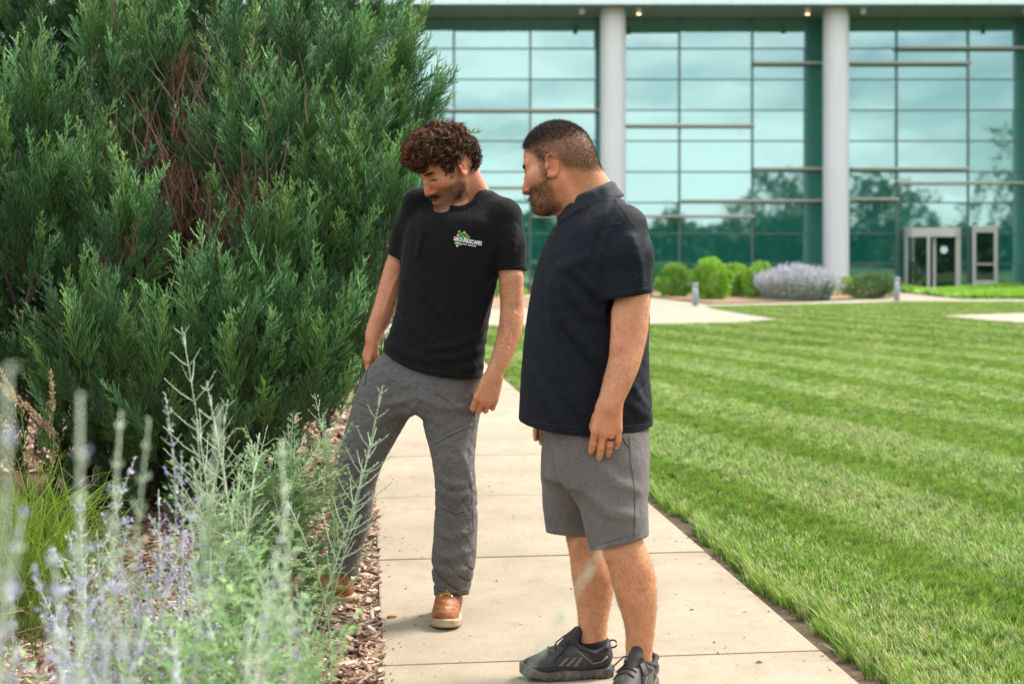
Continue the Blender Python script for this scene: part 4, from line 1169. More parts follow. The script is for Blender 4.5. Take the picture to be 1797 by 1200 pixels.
stitch('pocket_edge', s, [(652, 634), (644, 652), (640, 676)], M_seam, jean, P1, .0018)

# boots and shoes in a local frame: x forward from the heel, y left, z up, ground at z = 0
def foot_frame(heel, fwd):
    f = np.array([fwd[0], fwd[1], 0.0]); f /= np.linalg.norm(f); return np.stack([f, np.array([-f[1], f[0], 0]), np.array([0, 0, 1.0])], 1), np.asarray(heel, float)
def footprint(P2, L, wd, toe):
    """2-D distance to a shoe outline"""
    def c(p, q, r1, r2):
        a, b = np.array(p), np.array(q); ab = b - a; t = np.clip(((P2 - a) @ ab) / (ab @ ab), 0, 1)
        return np.sqrt(((P2 - a - t[..., None] * ab) ** 2).sum(-1)) - (r1 + (r2 - r1) * t)
    d = c((.038, 0), (.15, .004), wd * .78, wd * .80); d = smin(d, c((.13, .0), (L * .70, -.002), wd * .78, wd), .02)
    return smin(d, c((L * .70, -.002), (L - toe, .004), wd, toe), .02)
def sole_sdf(M, c, L, wd, toe, h, spring=.012, z0=0.0):
    s = SDF()
    def fn(P):
        q = (P - c) @ M; sp = spring * sm(q[..., 0], L * .72, L * 1.02) * 1.0
        return smax(footprint(q[..., :2], L, wd, toe), np.abs(q[..., 2] - z0 - h / 2 - sp) - h / 2, .006)
    lo = c - .36; hi = c + .36; lo[2] = c[2] - .02; hi[2] = c[2] + .09; s.raw(fn, lo, hi, 0); return s
def boot(parent, base, heel, fwd):
    M, c = foot_frame(heel, fwd); L = .30
    s = SDF(); s.frame(M, c)
    s.cone((.048, 0, .052), (.13, 0, .055), .040, .043, .02); s.cone((.13, 0, .052), (.215, -.002, .045), .044, .046, .03); s.ell((.236, 0, .046), (.055, .048, .042), .015)
    s.cone((.062, 0, .06), (.070, 0, .165), .043, .047, .03); s.cone((.10, 0, .115), (.185, 0, .072), .033, .034, .03)
    s.frame(); s.disp(lambda P: .0016 * wob(P, 60, 21))
    s.frame(M, c)
    for q in (1, -1): s.chain([(.262, q * .030, .073), (.23, q * .041, .078), (.195, q * .043, .082)], [.003] * 3, .004)
    s.chain([(.262, .030, .073), (.272, .0, .076), (.262, -.030, .073)], [.003] * 3, .004)
    s.frame()
    s.cut(c + np.array([0, 0, .024]), (0, 0, -1)); s.cut(c + np.array([0, 0, .162]), (0, 0, 1))
    up = sdf_obj('boot', s, .0042, M_boot, parent)
    so = sole_sdf(M, c, L, .056, .050, .030); sdf_obj('sole', so, .0042, M_sole, up)
    W = lambda p: M @ np.array(p, float) + c - base
    def snap(p):                                         # push a local point onto the boot
        w = M @ np.array(p, float) + c
        for _ in range(6):
            g = np.array([float(s.at((w + e)[None])[0] - s.at((w - e)[None])[0]) for e in np.eye(3) * .002]); g /= np.linalg.norm(g) + 1e-9
            w = w - g * float(s.at(w[None])[0])
        return w + g * .002, g
    lm = MB(); em = MB()
    for i in range(4):
        x, z = .205 - i * .030, .105 + i * .014
        a, ga = snap((x, .021, z)); b, gb = snap((x, -.021, z)); m_, gm = snap((x + .003, 0, z + .02)); a2, _ = snap((x - .028, -.019, z + .016)); m2, gm2 = snap((x - .012, .0, z + .03))
        lm.tube(np.array([a, m_ + gm * .003, b]) - base, .0022, 5); lm.tube(np.array([a, m2 + gm2 * .004, a2]) - base, .0022, 5)
        for e, g in ((a, ga), (b, gb)):
            u = np.cross(g, [0, 0, 1.0]); u /= np.linalg.norm(u); v2 = np.cross(g, u); th = np.linspace(0, 6.28, 9)
            em.tube(e + u * np.cos(th)[:, None] * .0042 + v2 * np.sin(th)[:, None] * .0042 - base + g * .001, .0016, 4, cap=False)
    t0, g0 = snap((.125, -.03, .15)); t1, _ = snap((.11, -.045, .12)); t2, _ = snap((.14, -.045, .11)); t3, _ = snap((.15, -.05, .09))
    lm.tube(np.array([t0, (t0 + t1) / 2 + g0 * .012, t1]) - base, .0022, 5); lm.tube(np.array([t0, (t0 + t2) / 2 + g0 * .01, t2, t3]) - base, .0022, 5)
    lm.obj('lace', M_lace, up, True); tag(em.obj('eyelets', M_eyelet, up, True), kind='stuff')
    return up
boot(man1, P1, at(792, 456, 4.995) * [1, 1, 0], (-.045, -1.0))
boot(man1, P1, np.array([(624 - CX) / FPX * 5.10, 5.10, .002]), (-1.0, -.12))
# =============================================================== the man in the dark polo shirt
P2 = np.array([.27, 4.14, 0.0])
man2 = empty('person', P2, 'bearded man with cropped hair, dark polo shirt, grey shorts and black shoes, standing in profile', 'person')
H2M, H2C, H2S = frame3(R(111), R(16), R(0)), np.array([.146, 4.133, 1.616]), 1.06
s = SDF()
head(s, H2M, H2C, H2S, .004, .0012, 1.16)
nb2 = at(1036, 372, 4.15)
s.cone(H2C + H2M @ np.array([-.042, 0, -.020]), nb2, .060, .070, .03)
s.cone(H2C + H2M @ np.array([-.07, 0, .0]), at(1056, 350, 4.15), .046, .056, .03)
s.cone(H2C + H2M @ np.array([.01, 0, -.085]), at(1010, 375, 4.14), .045, .05, .03)
s.cone(H2C + H2M @ np.array([-.02, .06, -.045]), at(1015, 372, 4.09), .014, .014, .025)
s.cone(nb2, at(1036, 440, 4.16), .07, .10, .05)
s.cone(at(1060, 410, 4.02), at(1040, 410, 4.3), .05, .05, .05); s.cone(at(1038, 440, 4.15), at(1030, 720, 4.17), .10, .10, .05)
s.cone(at(1060, 780, 4.06), at(1020, 780, 4.22), .085, .085, .05)
NEAR = [(1072, 800, 4.04, .08), (1086, 930, 4.01, .064), (1093, 958, 4.0, .060), (1104, 985, 4.0, .061), (1111, 1012, 4.015, .0635), (1117, 1045, 4.02, .059), (1122, 1080, 4.03, .0475), (1123, 1115, 4.035, .040), (1121, 1150, 4.04, .0365), (1121, 1185, 4.04, .037)]
FAR = [(1012, 800, 4.23, .08), (1024, 915, 4.24, .062), (1028, 945, 4.23, .058), (1037, 985, 4.225, .062), (1041, 1010, 4.22, .064), (1042, 1040, 4.22, .058), (1041, 1070, 4.215, .047), (1040, 1100, 4.21, .0415), (1042, 1128, 4.21, .040), (1046, 1160, 4.21, .037)]
for q in (NEAR, FAR):
    p, r_ = leg_axis(q); s.chain(p, [x * .97 for x in r_], .04, .014)
s.ell(at(1070, 966, 3.958), (.016, .014, .024), .03); s.ell(at(1014, 956, 4.185), (.016, .014, .022), .03)     # kneecaps
ARM2 = [(1098, 420, 3.98, .056), (1108, 500, 3.955, .052), (1108, 545, 3.95, .0500), (1106, 580, 3.94, .0485), (1101, 610, 3.93, .0455), (1094, 640, 3.915, .0430), (1083, 672, 3.90, .0385), (1074, 698, 3.89, .0325), (1070, 716, 3.882, .026)]
p, r_ = leg_axis(ARM2); s.chain(p, r_, .03, .012)
s.cone(at(1088, 550, 3.925), at(1086, 605, 3.905), .022, .020, .03); s.cone(at(1124, 570, 3.955), at(1121, 590, 3.945), .014, .012, .02)
w2 = at(1070, 704, 3.885)
hand2 = hand(s, w2, (-.09, .0, -1.0), (.02, -1, .03), (-1, 0, 0), [(18, 22, 14), (12, 22, 14), (12, 26, 16), (12, 30, 18)], 1.04, .20, (.8, .25, .55), .88)
FARM = [(1010, 420, 4.32, .055), (985, 560, 4.36, .045), (962, 680, 4.34, .034)]
p, r_ = leg_axis(FARM); s.chain(p, r_, .03, .03)
hand(s, at(958, 690, 4.33), (-.05, 0, -1), (0, 1, 0), (-1, 0, 0), [(20, 30, 20)] * 4, .95)
def beard2(a):
    f, l, u = a.T
    line = -.028 + .045 * sm(.03 - f, .0, .035)                                     # cheek line rising to the sideburn
    jaw = sm(line - u, -.004, .014) * sm(f, -.008, .026) * (1 - .9 * gauss(a, (.106, 0, -.069), (.02, .017, .007)))
    side = sm(f, .004, .014) * (1 - sm(f, .026, .044)) * sm(u, -.04, -.02) * (1 - sm(u, .05, .08)) * sm(l, .05, .06) * .62
    return np.clip(.95 * jaw + side + gauss(a, (.104, .014, -.054), (.02, .017, .006)), 0, .95) * (1 - sm(-u, .118, .132))
def scalp2(a):
    f, l, u = a.T
    return sm(u - (.012 + .048 * sm(f, .005, .06) + .030 * sm(f, .05, .085) - .040 * sm(-f, .015, .06) - .014 * sm(-f, .06, .10)), -.010, .022) * (1 - gauss(a, (-.01, .092, .004), (.024, .02, .040)))
tone2 = tone_fn(H2M, H2C, H2S, lambda a: np.clip(beard2(a) * .62 + scalp2(a) * (.70 + .24 * sm(a[:, 2], .060, .105)), 0, .93), lambda V: .45 * gauss(V, w2 + [0, 0, -.09], (.07, .06, .05)) + .28 * gauss(V, H2C + H2M @ np.array([-.03, .06, -.06]), (.06, .06, .05)) + .25 * gauss(V, at(1085, 600, 3.9), (.05, .1, .06)))
V2, F2 = s.mesh(.0034)
body2 = link('body', mesh_np('body', V2 - P2, F2, True, {'tone': tone2(V2)}), man2, M_skin2)
wh = lambda fn: w_head(fn, H2M, H2C, H2S)
fur('eyebrows', man2, P2, V2, F2, wh(brow), 600, .006, .0009, lambda P, N: N * .05 + H2M[:, 1] * np.sign((P - H2C) @ H2M[:, 1])[:, None], M_hair2, 5, .15)
top_ = lambda a: scalp2(a) * sm(a[:, 2], .058, .105)
fur('hair', man2, P2, V2, F2, wh(top_), 15000, .0125, .0010, lambda P, N: N * .65 + H2M[:, 0] * .55 + H2M[:, 2] * .1, M_hair2, 6, .28)
fur('short_hair', man2, P2, V2, F2, wh(lambda a: scalp2(a) * (1 - sm(a[:, 2], .07, .11)) * .9), 16000, .0060, .0007, lambda P, N: N * .8 - H2M[:, 2] * .5 - H2M[:, 0] * .3, M_hair2, 7, .3)
fur('beard', man2, P2, V2, F2, wh(lambda a: np.clip(beard2(a) - .2, 0, 1)), 8000, .0085, .0008, lambda P, N: N * .6 - H2M[:, 2] * .75, M_beard, 8, .35)
hairy = lambda P: (P[:, 2] < .46) & (P[:, 2] > .13)
fur('arm_hair', man2, P2, V2, F2, lambda P: ((np.abs(P[:, 2] - 1.05) < .16) & (P[:, 1] < 4.02)) * 1.0, 2200, .011, .0005, lambda P, N: N * .3 - np.array([.3, 0, 1.0]), M_beard, 34, .4)
fur('leg_hair', man2, P2, V2, F2, lambda P: hairy(P) * 1.0, 6000, .012, .0005, lambda P, N: N * .35 - np.array([0, 0, 1.0]), M_beard, 9, .4)
M_nail = mat('fingernail', (.66, .40, .29), .35)
for pts_ in hand2:
    a_ = pts_[-1] - pts_[-2]; a_ /= np.linalg.norm(a_); n_ = np.array([.02, -1, .03]); n_ = n_ - a_ * (n_ @ a_); n_ /= np.linalg.norm(n_); b_ = np.cross(a_, n_); c_ = pts_[-1] - a_ * .001 + n_ * .0072; V_ = [c_ + n_ * .0010]; th = np.arange(10) * .6283
    V_ += [c_ + a_ * .0072 * math.cos(q) + b_ * .0056 * math.sin(q) - n_ * .0012 * math.sin(q) ** 2 for q in th]
    MB().add(np.array(V_) - P2, [(0, 1 + i, 1 + (i + 1) % 10) for i in range(10)]).obj('fingernail', M_nail, man2, True)
# ring on the ring finger
k_, p_ = hand2[2][1], hand2[2][2]; ax_ = (p_ - k_) / np.linalg.norm(p_ - k_); cc = k_ + ax_ * .021
u_ = np.cross(ax_, [0, 1.0, 0]); u_ /= np.linalg.norm(u_); v_ = np.cross(ax_, u_); th = np.linspace(0, 2 * np.pi, 25)
rg = MB()
for o_ in (-.0020, 0, .0020): rg.tube(cc + ax_ * o_ + (u_ * np.cos(th)[:, None] + v_ * np.sin(th)[:, None]) * .0110 - P2, .0022, 5, cap=False)
tag(rg.obj('ring', M_ring, None, True), 'black band ring on the ring finger of the man in the polo shirt', 'ring'); bpy.data.objects['ring'].location = P2
# polo shirt
s = SDF(); Y = 4.15; k = Y / FPX; YW = R(-86)
rows = [(358, 1010, 1086, .075), (374, 992, 1110, .15), (400, 969, 1126, .195), (450, 946, 1136, .212), (500, 933, 1139, .212), (550, 925, 1138, .208), (600, 919, 1136, .208), (650, 915, 1137, .212), (700, 912, 1141, .216), (760, 909, 1144, .218), (800, 908, 1144, .218)]
s.loft([(CAM_H - (py - HZ) * k, ((a + b) / 2 - CX) * k, Y, aw, (b - a) / 2 * k) for py, a, b, aw in rows], .03, 2.25, YW)
s.cone(at(1060, 376, 4.12), at(1090, 400, 4.01), .056, .068, .05); s.cone(at(1045, 374, 4.2), at(1030, 398, 4.32), .056, .065, .05)
e2 = at(1098, 519.5, 3.95)
sleeve(s, [at(1092, 408, 3.99), at(1098, 450, 3.965), at(1099, 560, 3.945)], [.080, .081, .0735], e2, (.145, 0, -1.0), .028)
sleeve(s, [at(1015, 408, 4.31), at(1000, 540, 4.35)], [.075, .07], at(1003, 500, 4.345), (0, 0, -1), .03)
def folds3(P):
    q = P + .03 * np.stack([wob(P, 9, 31), wob(P, 8, 32), wob(P, 10, 33)], -1); z = P[..., 2]
    ap = np.exp(-((P[..., 0] - .27) / .13) ** 2 - ((z - 1.10) / .20) ** 2); am = np.clip(.5 + wob(P, 11, 36), 0, 1.4)
    hb = np.exp(-((P[..., 0] - .42) / .06) ** 2 - ((z - .90) / .10) ** 2); up = np.exp(-((z - 1.42) / .09) ** 2)
    return .0020 * wob(q, 13, 34) + .0085 * ap * am * valley(q[..., 0] * 17 + q[..., 2] * 15) + .005 * hb * valley((q[..., 2] - q[..., 0] * .5) * 34) + .004 * up * am * valley(q[..., 0] * 20 - q[..., 2] * 8)
s.disp(folds3)
for pix, rr in (([(1034, 455), (1010, 462), (985, 470)], .009), ([(1036, 472), (1048, 488), (1052, 505)], .009), ([(980, 470), (1000, 510), (1030, 545), (1062, 560)], .011), ([(972, 486), (992, 560), (1040, 620), (1070, 640)], .010), ([(1000, 470), (1030, 500), (1050, 515)], .008), ([(966, 500), (975, 600), (1000, 690), (1030, 740)], .009), ([(1112, 680), (1122, 705), (1136, 716)], .007), ([(1110, 712), (1122, 726), (1138, 730)], .006), ([(1072, 395), (1060, 430), (1052, 470)], .008), ([(1110, 420), (1120, 460), (1122, 500)], .006), ([(930, 640), (960, 700), (985, 748)], .008)):
    s.ridge(s.line(pix, 0, 3), rr, .028, .6)
polo_solid = SDF(); polo_solid.ops = list(s.ops)
s.shell(.011)
zh = zcut([(850, 738), (909, 744), (960, 752), (1035, 759), (1090, 758), (1143, 750), (1200, 745)], 4.05); s.raw(zh, (-99,) * 3, (99,) * 3, .003, 'i')
s.cone(e2 + [.002, 0, .0], e2 + [0, 0, -.06], .0525, .060, .004, 's')
ndp = np.array([-.30, 0, .95]); nCp = at(1038, 362, 4.15)
s.cone(nCp - ndp * .06, nCp + ndp * .15, .078, .092, .006, 's')
polo = sdf_obj('polo_shirt', s, .0048, M_polo, man2)
# turned-down collar
M_collar = cloth_mat('collar_rib', (.010, .012, .016), (.015, .018, .023), 380, .75, .3, .1)
Vc, Fc = [], []; NPH, NR = 56, 7
ua = np.array([-.88, 0, .47]) ; ua = np.array([-.915, 0, .0]) ; axn = np.array([.42, 0, .907]); fwd = np.array([-.907, 0, .42]); axn = np.array([-.40, 0, .917]); fwd = np.array([-.917, 0, -.40]); lat = np.array([0, -1.0, 0])
cC = at(1031, 350, 4.15)
for i in range(NPH + 1):
    ph = R(14) + (2 * math.pi - R(28)) * i / NPH; fr_ = abs(math.cos(ph / 2)); front = max(0, math.cos(ph)) ** 3
    d_ = fwd * math.cos(ph) + lat * math.sin(ph)
    for j in range(NR + 1):
        t_ = j / NR
        if t_ < .25: rr, hh = .0845 + .001 * t_, -.012 + .034 * t_ / .25
        else:
            q_ = (t_ - .25) / .75; rr = .0850 + (.020 + .016 * front) * q_ ** .75 + .004 * math.sin(math.pi * min(q_ * 3, 1)); hh = .022 + .004 * math.sin(math.pi * min(q_ * 3, 1)) - (.058 + .008 * front) * q_
        Vc.append(cC + d_ * rr * (1.05 if abs(math.cos(ph)) > .5 else 1.0) + axn * hh)
for i in range(NPH):
    for j in range(NR): a = i * (NR + 1) + j; Fc.append((a, a + NR + 1, a + NR + 2, a + 1))
co = link('collar', mesh_np('collar', np.array(Vc) - P2, np.array(Fc), True), polo, M_collar)
md = co.modifiers.new('thickness', 'SOLIDIFY'); md.thickness = .0035; md.offset = 0
M_pst = mat('polo_stitch', (.006, .008, .011), .8)
stitch('hem_seam', s, [(912, 737), (960, 744), (1035, 751), (1090, 750), (1141, 743)], M_pst, polo, P2, .0012)
stitch('cuff_seam', s, [(1058, 516), (1098, 512), (1138, 505)], M_pst, polo, P2, .0012)
stitch('shoulder_seam', s, [(1078, 345), (1074, 372), (1090, 392), (1050, 398), (1036, 425), (1034, 455)][2:], M_pst, polo, P2, .0011)
stitch('yoke_seam', s, [(1078, 350), (1092, 368), (1102, 384)], M_pst, polo, P2, .0010)
M_btn = mat('black_button', (.012, .012, .013), .3)
for px, py in ((976, 399), (969, 414)):
    h_ = s.hit(px, py, .001); b = MB().lathe([(0, .003), (.0052, .003), (.006, .001), (.006, -.002)], n=12).obj('button', M_btn, polo, True)
    b.rotation_euler = (R(90), 0, R(-55)); b.location = h_ - P2
stitch('placket_edge', s, [(984, 396), (975, 412), (966, 434)], M_pst, polo, P2, .0013)
# small tone-on-tone swirl on the cuff
M_emb = mat('dark_embroidery', (.006, .007, .009), .5); th = np.linspace(0, 4.3 * np.pi, 40)
pp = [(1111 + (6.6 - .42 * a) * math.cos(a + .5), 484.5 + (6.6 - .42 * a) * math.sin(a + .5) * .95) for a in th]
MB().tube(np.array([s.hit(x, y, .0012) for x, y in pp]) - P2, .0013, 4).obj('swirl_emblem', M_emb, polo, True)
MB().tube(np.array([s.hit(x, y, .0012) for x, y in ((1108, 490), (1112, 493), (1117, 490), (1118, 485))]) - P2, .0013, 4).obj('swirl_emblem', M_emb, polo, True)
# shorts
s = SDF(); Y = 4.13; k = Y / FPX
s.loft([(CAM_H - (py - HZ) * k, ((a + b) / 2 - CX) * k, Y, aw, (b - a) / 2 * k) for py, a, b, aw in ((690, 956, 1130, .175), (740, 951, 1136, .185), (800, 953, 1135, .185), (840, 956, 1132, .170))], .03, 2.4, R(-88))
for q in ([(1068, 790, 4.05, .096), (1070, 850, 4.035, .098), (1080, 910, 4.015, .088), (1088, 990, 4.0, .078)], [(1016, 790, 4.21, .096), (1008, 850, 4.225, .090), (1004, 900, 4.24, .078), (1003, 980, 4.25, .068)]):
    p, r_ = leg_axis(q); s.chain(p, r_, .05, .03)
def folds4(P):
    q = P + .03 * np.stack([wob(P, 10, 41), wob(P, 9, 42), wob(P, 11, 43)], -1)
    return .004 * wob(q, 17, 44) + .0022 * wob(q, 40, 45)
s.disp(folds4)
for pix, rr in (([(990, 800), (1000, 840), (1016, 880)], .010), ([(975, 770), (985, 810), (996, 850)], .009), ([(1050, 815), (1085, 850), (1118, 860)], .007), ([(1040, 870), (1070, 900), (1110, 905)], .007)): s.ridge(s.line(pix, 0, 3), rr, .03, .6)
s.shell(.012)
ha, hb = at(1085, 953, 4.0), at(1001, 936, 4.24)
s.raw(lambda P: (ha - P) @ np.array([-.25, .12, 1.0]) / 1.04, ha + [-.13, -.15, -.14], ha + [.14, .085, .12], .003, 'i')
s.raw(lambda P: (hb - P) @ np.array([.05, .10, 1.0]), hb + [-.13, -.095, -.14], hb + [.12, .15, .12], .003, 'i')
shorts = sdf_obj('shorts', s, .005, M_short, man2)
stitch('side_seam', s, [(1104, 765), (1106, 810), (1113, 850), (1114, 900), (1112, 945)], M_seam, shorts, P2, .0010)
stitch('pocket_edge', s, [(1093, 768), (1098, 778), (1105, 785)], M_seam, shorts, P2, .0016)
M_shst = mat('shorts_stitch', (.09, .085, .08), .9)
stitch('hem_seam', s, [(1048, 956), (1085, 945), (1122, 934)], M_shst, shorts, P2, .0012)

def trail_shoe(parent, base, heel, fwd, ankle):
    M, c = foot_frame(heel, fwd); L = .305
    s = SDF(); s.frame(M, c)
    s.cone((.050, 0, .058), (.12, 0, .055), .040, .040, .02); s.cone((.12, 0, .052), (.21, -.002, .042), .041, .044, .03); s.ell((.240, .002, .040), (.060, .044, .032), .02)
    s.cone((.040, 0, .070), (.045, 0, .092), .034, .036, .02); s.cone((.105, 0, .095), (.185, 0, .065), .030, .032, .03)
    s.cone((.075, 0, .07), (.085, 0, .10), .036, .038, .02)
    s.frame(); s.cut(c + np.array([0, 0, .030]), (0, 0, -1))
    # collar line: dips at the ankle bone, rises at the heel and at the instep
    def rim(P):
        q = (P - c) @ M; x = q[..., 0]
        top = np.interp(x, [-.02, .015, .04, .075, .11, .14, .2], [.112, .112, .092, .080, .094, .115, .16]); return q[..., 2] - top
    s.raw(rim, (-99,) * 3, (99,) * 3, .005, 'i')
    up = sdf_obj('shoe', s, .0042, M_shoe, parent)
    so = sole_sdf(M, c, L, .050, .043, .033, .022, -.001)
    so.disp(lambda P: (.0014 * np.sign(np.sin(((P - c) @ M)[..., 0] * 330)) - .0022) * (((P - c) @ M)[..., 2] < .011) + .0012 * np.sin(((P - c) @ M)[..., 0] * 45 + 1))
    sdf_obj('sole', so, .0042, M_msole, up)
    W = lambda p: M @ np.array(p, float) + c - base
    mid = SDF(); mid.frame(M, c)                               # padded collar and tongue
    mid.chain([(.018, 0, .108), (.030, .030, .096), (.070, .037, .082), (.108, .031, .097), (.128, .018, .112)], [.008, .008, .008, .008, .006], .004)
    mid.chain([(.018, 0, .108), (.030, -.030, .096), (.070, -.037, .082), (.108, -.031, .097), (.128, -.018, .112)], [.008, .008, .008, .008, .006], .004)
    mid.chain([(.165, 0, .096), (.138, 0, .118), (.118, 0, .142)], [.018, .022, .018], .01)
    sdf_obj('padded_collar', mid, .004, M_shoe2, up)
    lm = MB(); th = np.linspace(-2.2, 2.2, 9)
    lm.tube(np.array([W((.012 - .014 * (math.cos(a) + .6), 0, .100 + .012 * math.sin(a))) for a in th]), .0032, 5)
    lm.obj('heel_loop', M_shoe2, up, True)
    def snap(p):
        w = M @ np.array(p, float) + c
        for _ in range(6):
            g = np.array([float(s.at((w + e)[None])[0] - s.at((w - e)[None])[0]) for e in np.eye(3) * .002]); g /= np.linalg.norm(g) + 1e-9
            w = w - g * float(s.at(w[None])[0])
        return w + g * .002 - base
    lm = MB()
    for i in range(5):
        x, z = .215 - i * .022, .085 + i * .011
        lm.tube([snap((x, .024, z)), snap((x + .002, 0, z + .025)) + [0, 0, .003], snap((x - .006, -.024, z))], .0024, 5)
    for q in (1, -1):
        a = snap((.135, q * .008, .125)) + [0, 0, .004]; b = M @ np.array([.02, q * .045, -.012]); d_ = M @ np.array([.035, q * .016, -.035])
        lm.tube([a, a + b * .5 + [0, 0, .010], a + b + d_ * .4, a + d_ * .9 + b * .5, a], .0026, 5); lm.tube([a, a + d_ * .6 + b * .3, a + d_ * 1.5 + b * .35], .0024, 5)
    lm.obj('lace', M_blace, up, True)
    for q in (1, -1):
        for i in range(3):
            x = .105 + i * .024; V_ = []
            for (dx, z) in ((0, .078), (.012, .078), (.037, .046), (.025, .046)): V_.append(snap((x + dx, q * .06, z)))
            m_ = MB().add(np.array(V_), [(0, 1, 2, 3)]); o = m_.obj('side_stripe', M_shoe3, up); md = o.modifiers.new('t', 'SOLIDIFY'); md.thickness = .002; md.offset = 0
        pl_ = [snap((x, q * .06, z)) for x, z in ((.018, .075), (.045, .055), (.075, .050), (.115, .088), (.128, .100))]
        MB().tube(np.array(pl_), .0026, 5).obj('overlay_seam', M_shoe3, up, True)
        pl_ = [snap((x, q * .06, z)) for x, z in ((.16, .038), (.20, .052), (.24, .048), (.275, .050))]
        MB().tube(np.array(pl_), .0030, 5).obj('toe_guard', M_shoe2, up, True)
    a = np.asarray(ankle[0], float); b = np.asarray(ankle[1], float)
    MB().tube(np.array([a, a * .7 + b * .3, b * .9 + a * .1, b]) - base, [.046, .0465, .0465, .0445], 26).obj('sock', M_sock, parent, True)
    return up
def gp(px, Y): return np.array([(px - CX) / FPX * Y, Y, .0])
trail_shoe(man2, P2, gp(1077, 4.205), (-1.0, -.13), (at(1046, 1165, 4.21), at(1042, 1119, 4.21)))
trail_shoe(man2, P2, gp(1141, 4.115), (-.42, -.90), (at(1122, 1190, 4.045), at(1121, 1157, 4.04)))
# ------------------------------------------------------------------ juniper
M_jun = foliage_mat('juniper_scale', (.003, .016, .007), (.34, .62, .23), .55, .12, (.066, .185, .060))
M_junw = foliage_mat('juniper_scale_warm', (.004, .017, .004), (.36, .58, .16), .55, .12, (.085, .190, .040))  # both greens: shade of gaps between sprays also painted into the shoot bases
M_jund = foliage_mat('juniper_brown', (.075, .040, .020), (.28, .155, .08), .8, .1)
M_bark = mat('juniper_bark', (.075, .048, .034), .9); t = NT(M_bark); t.color(t.ramp(t.noise(t.coords('Object', (1, 1, .2)), 60, 5), [(.3, (.035, .022, .016)), (.7, (.15, .10, .075))]))
def juniper_spray(seed, L=.34, n=26, dense=1.0):
    r = np.random.default_rng(seed); mb = MB(); V, F, A = [], [], []
    def twig(p, d, ln, w, t0, t1):
        d = d / np.linalg.norm(d); s = np.cross(d, r.normal(size=3)); s /= np.linalg.norm(s) + 1e-9; u = np.cross(d, s)
        m = p + d * ln * .45 + s * ln * r.normal() * .05; e = p + d * ln + np.array([0, 0, ln * .12])
        k = sum(len(v) for v in V)
        V.append([p + s * w, p - s * w * .5 + u * w * .85, p - s * w * .5 - u * w * .85, m + s * w * 1.1, m - s * w * .55 + u * w, m - s * w * .55 - u * w, e])
        F.extend([(k, k + 1, k + 4), (k, k + 4, k + 3), (k + 1, k + 2, k + 5), (k + 1, k + 5, k + 4), (k + 2, k, k + 3), (k + 2, k + 3, k + 5), (k + 3, k + 4, k + 6), (k + 4, k + 5, k + 6), (k + 5, k + 3, k + 6)])
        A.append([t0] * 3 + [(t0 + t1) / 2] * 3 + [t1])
    bend = r.normal(size=3) * .06; bend[2] = 0
    ax = lambda f: np.array([bend[0] * f * f, bend[1] * f * f, L * f])
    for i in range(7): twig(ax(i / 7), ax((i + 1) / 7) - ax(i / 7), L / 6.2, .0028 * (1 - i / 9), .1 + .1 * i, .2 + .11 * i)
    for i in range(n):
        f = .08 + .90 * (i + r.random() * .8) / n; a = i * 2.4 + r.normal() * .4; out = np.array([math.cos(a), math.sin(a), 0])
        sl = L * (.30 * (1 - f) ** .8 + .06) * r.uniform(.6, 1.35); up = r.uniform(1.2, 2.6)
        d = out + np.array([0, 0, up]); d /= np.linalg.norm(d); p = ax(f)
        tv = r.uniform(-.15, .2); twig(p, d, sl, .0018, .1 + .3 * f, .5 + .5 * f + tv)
        m = max(3, int(6 * dense * sl / .10 + 1))
        for j in range(m):
            g = (j + .5 + r.random() * .4) / (m + .6); b = p + d * sl * g; a2 = r.uniform(0, 6.28)
            e = np.array([math.cos(a2), math.sin(a2), r.uniform(.2, .8)]) * .62 + d * 1.35
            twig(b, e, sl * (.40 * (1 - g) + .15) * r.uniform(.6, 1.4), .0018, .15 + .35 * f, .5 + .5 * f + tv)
    mb.add(np.array(V).reshape(-1, 3), np.array(F), np.concatenate(A)); return mb
J_P = [proto('spray', juniper_spray(s_, .34, 28), M_jun if s_ < 4 else M_junw) for s_ in range(6)] + [proto('spray', juniper_spray(20 + s_, .30, 15, .6), M_jund) for s_ in range(2)] + [proto('spray', juniper_spray(30 + s_, .42, 30, .9), M_junw if s_ == 1 else M_jun) for s_ in range(3)]
# branches: each rises from the base and ends in a plume
jr = np.random.default_rng(12)
def plume_at(px, py, Y, base, L, spread=.16, n=16, lean=(.0, -.1, 1.0), big=False, dead=0.0):
    return dict(tip=at(px, py, Y), base=np.array(base), L=L, spread=spread, n=n, lean=np.array(lean, float), big=big, dead=dead)
JUN = []
JB = np.array([-1.75, 7.35, 0.0])
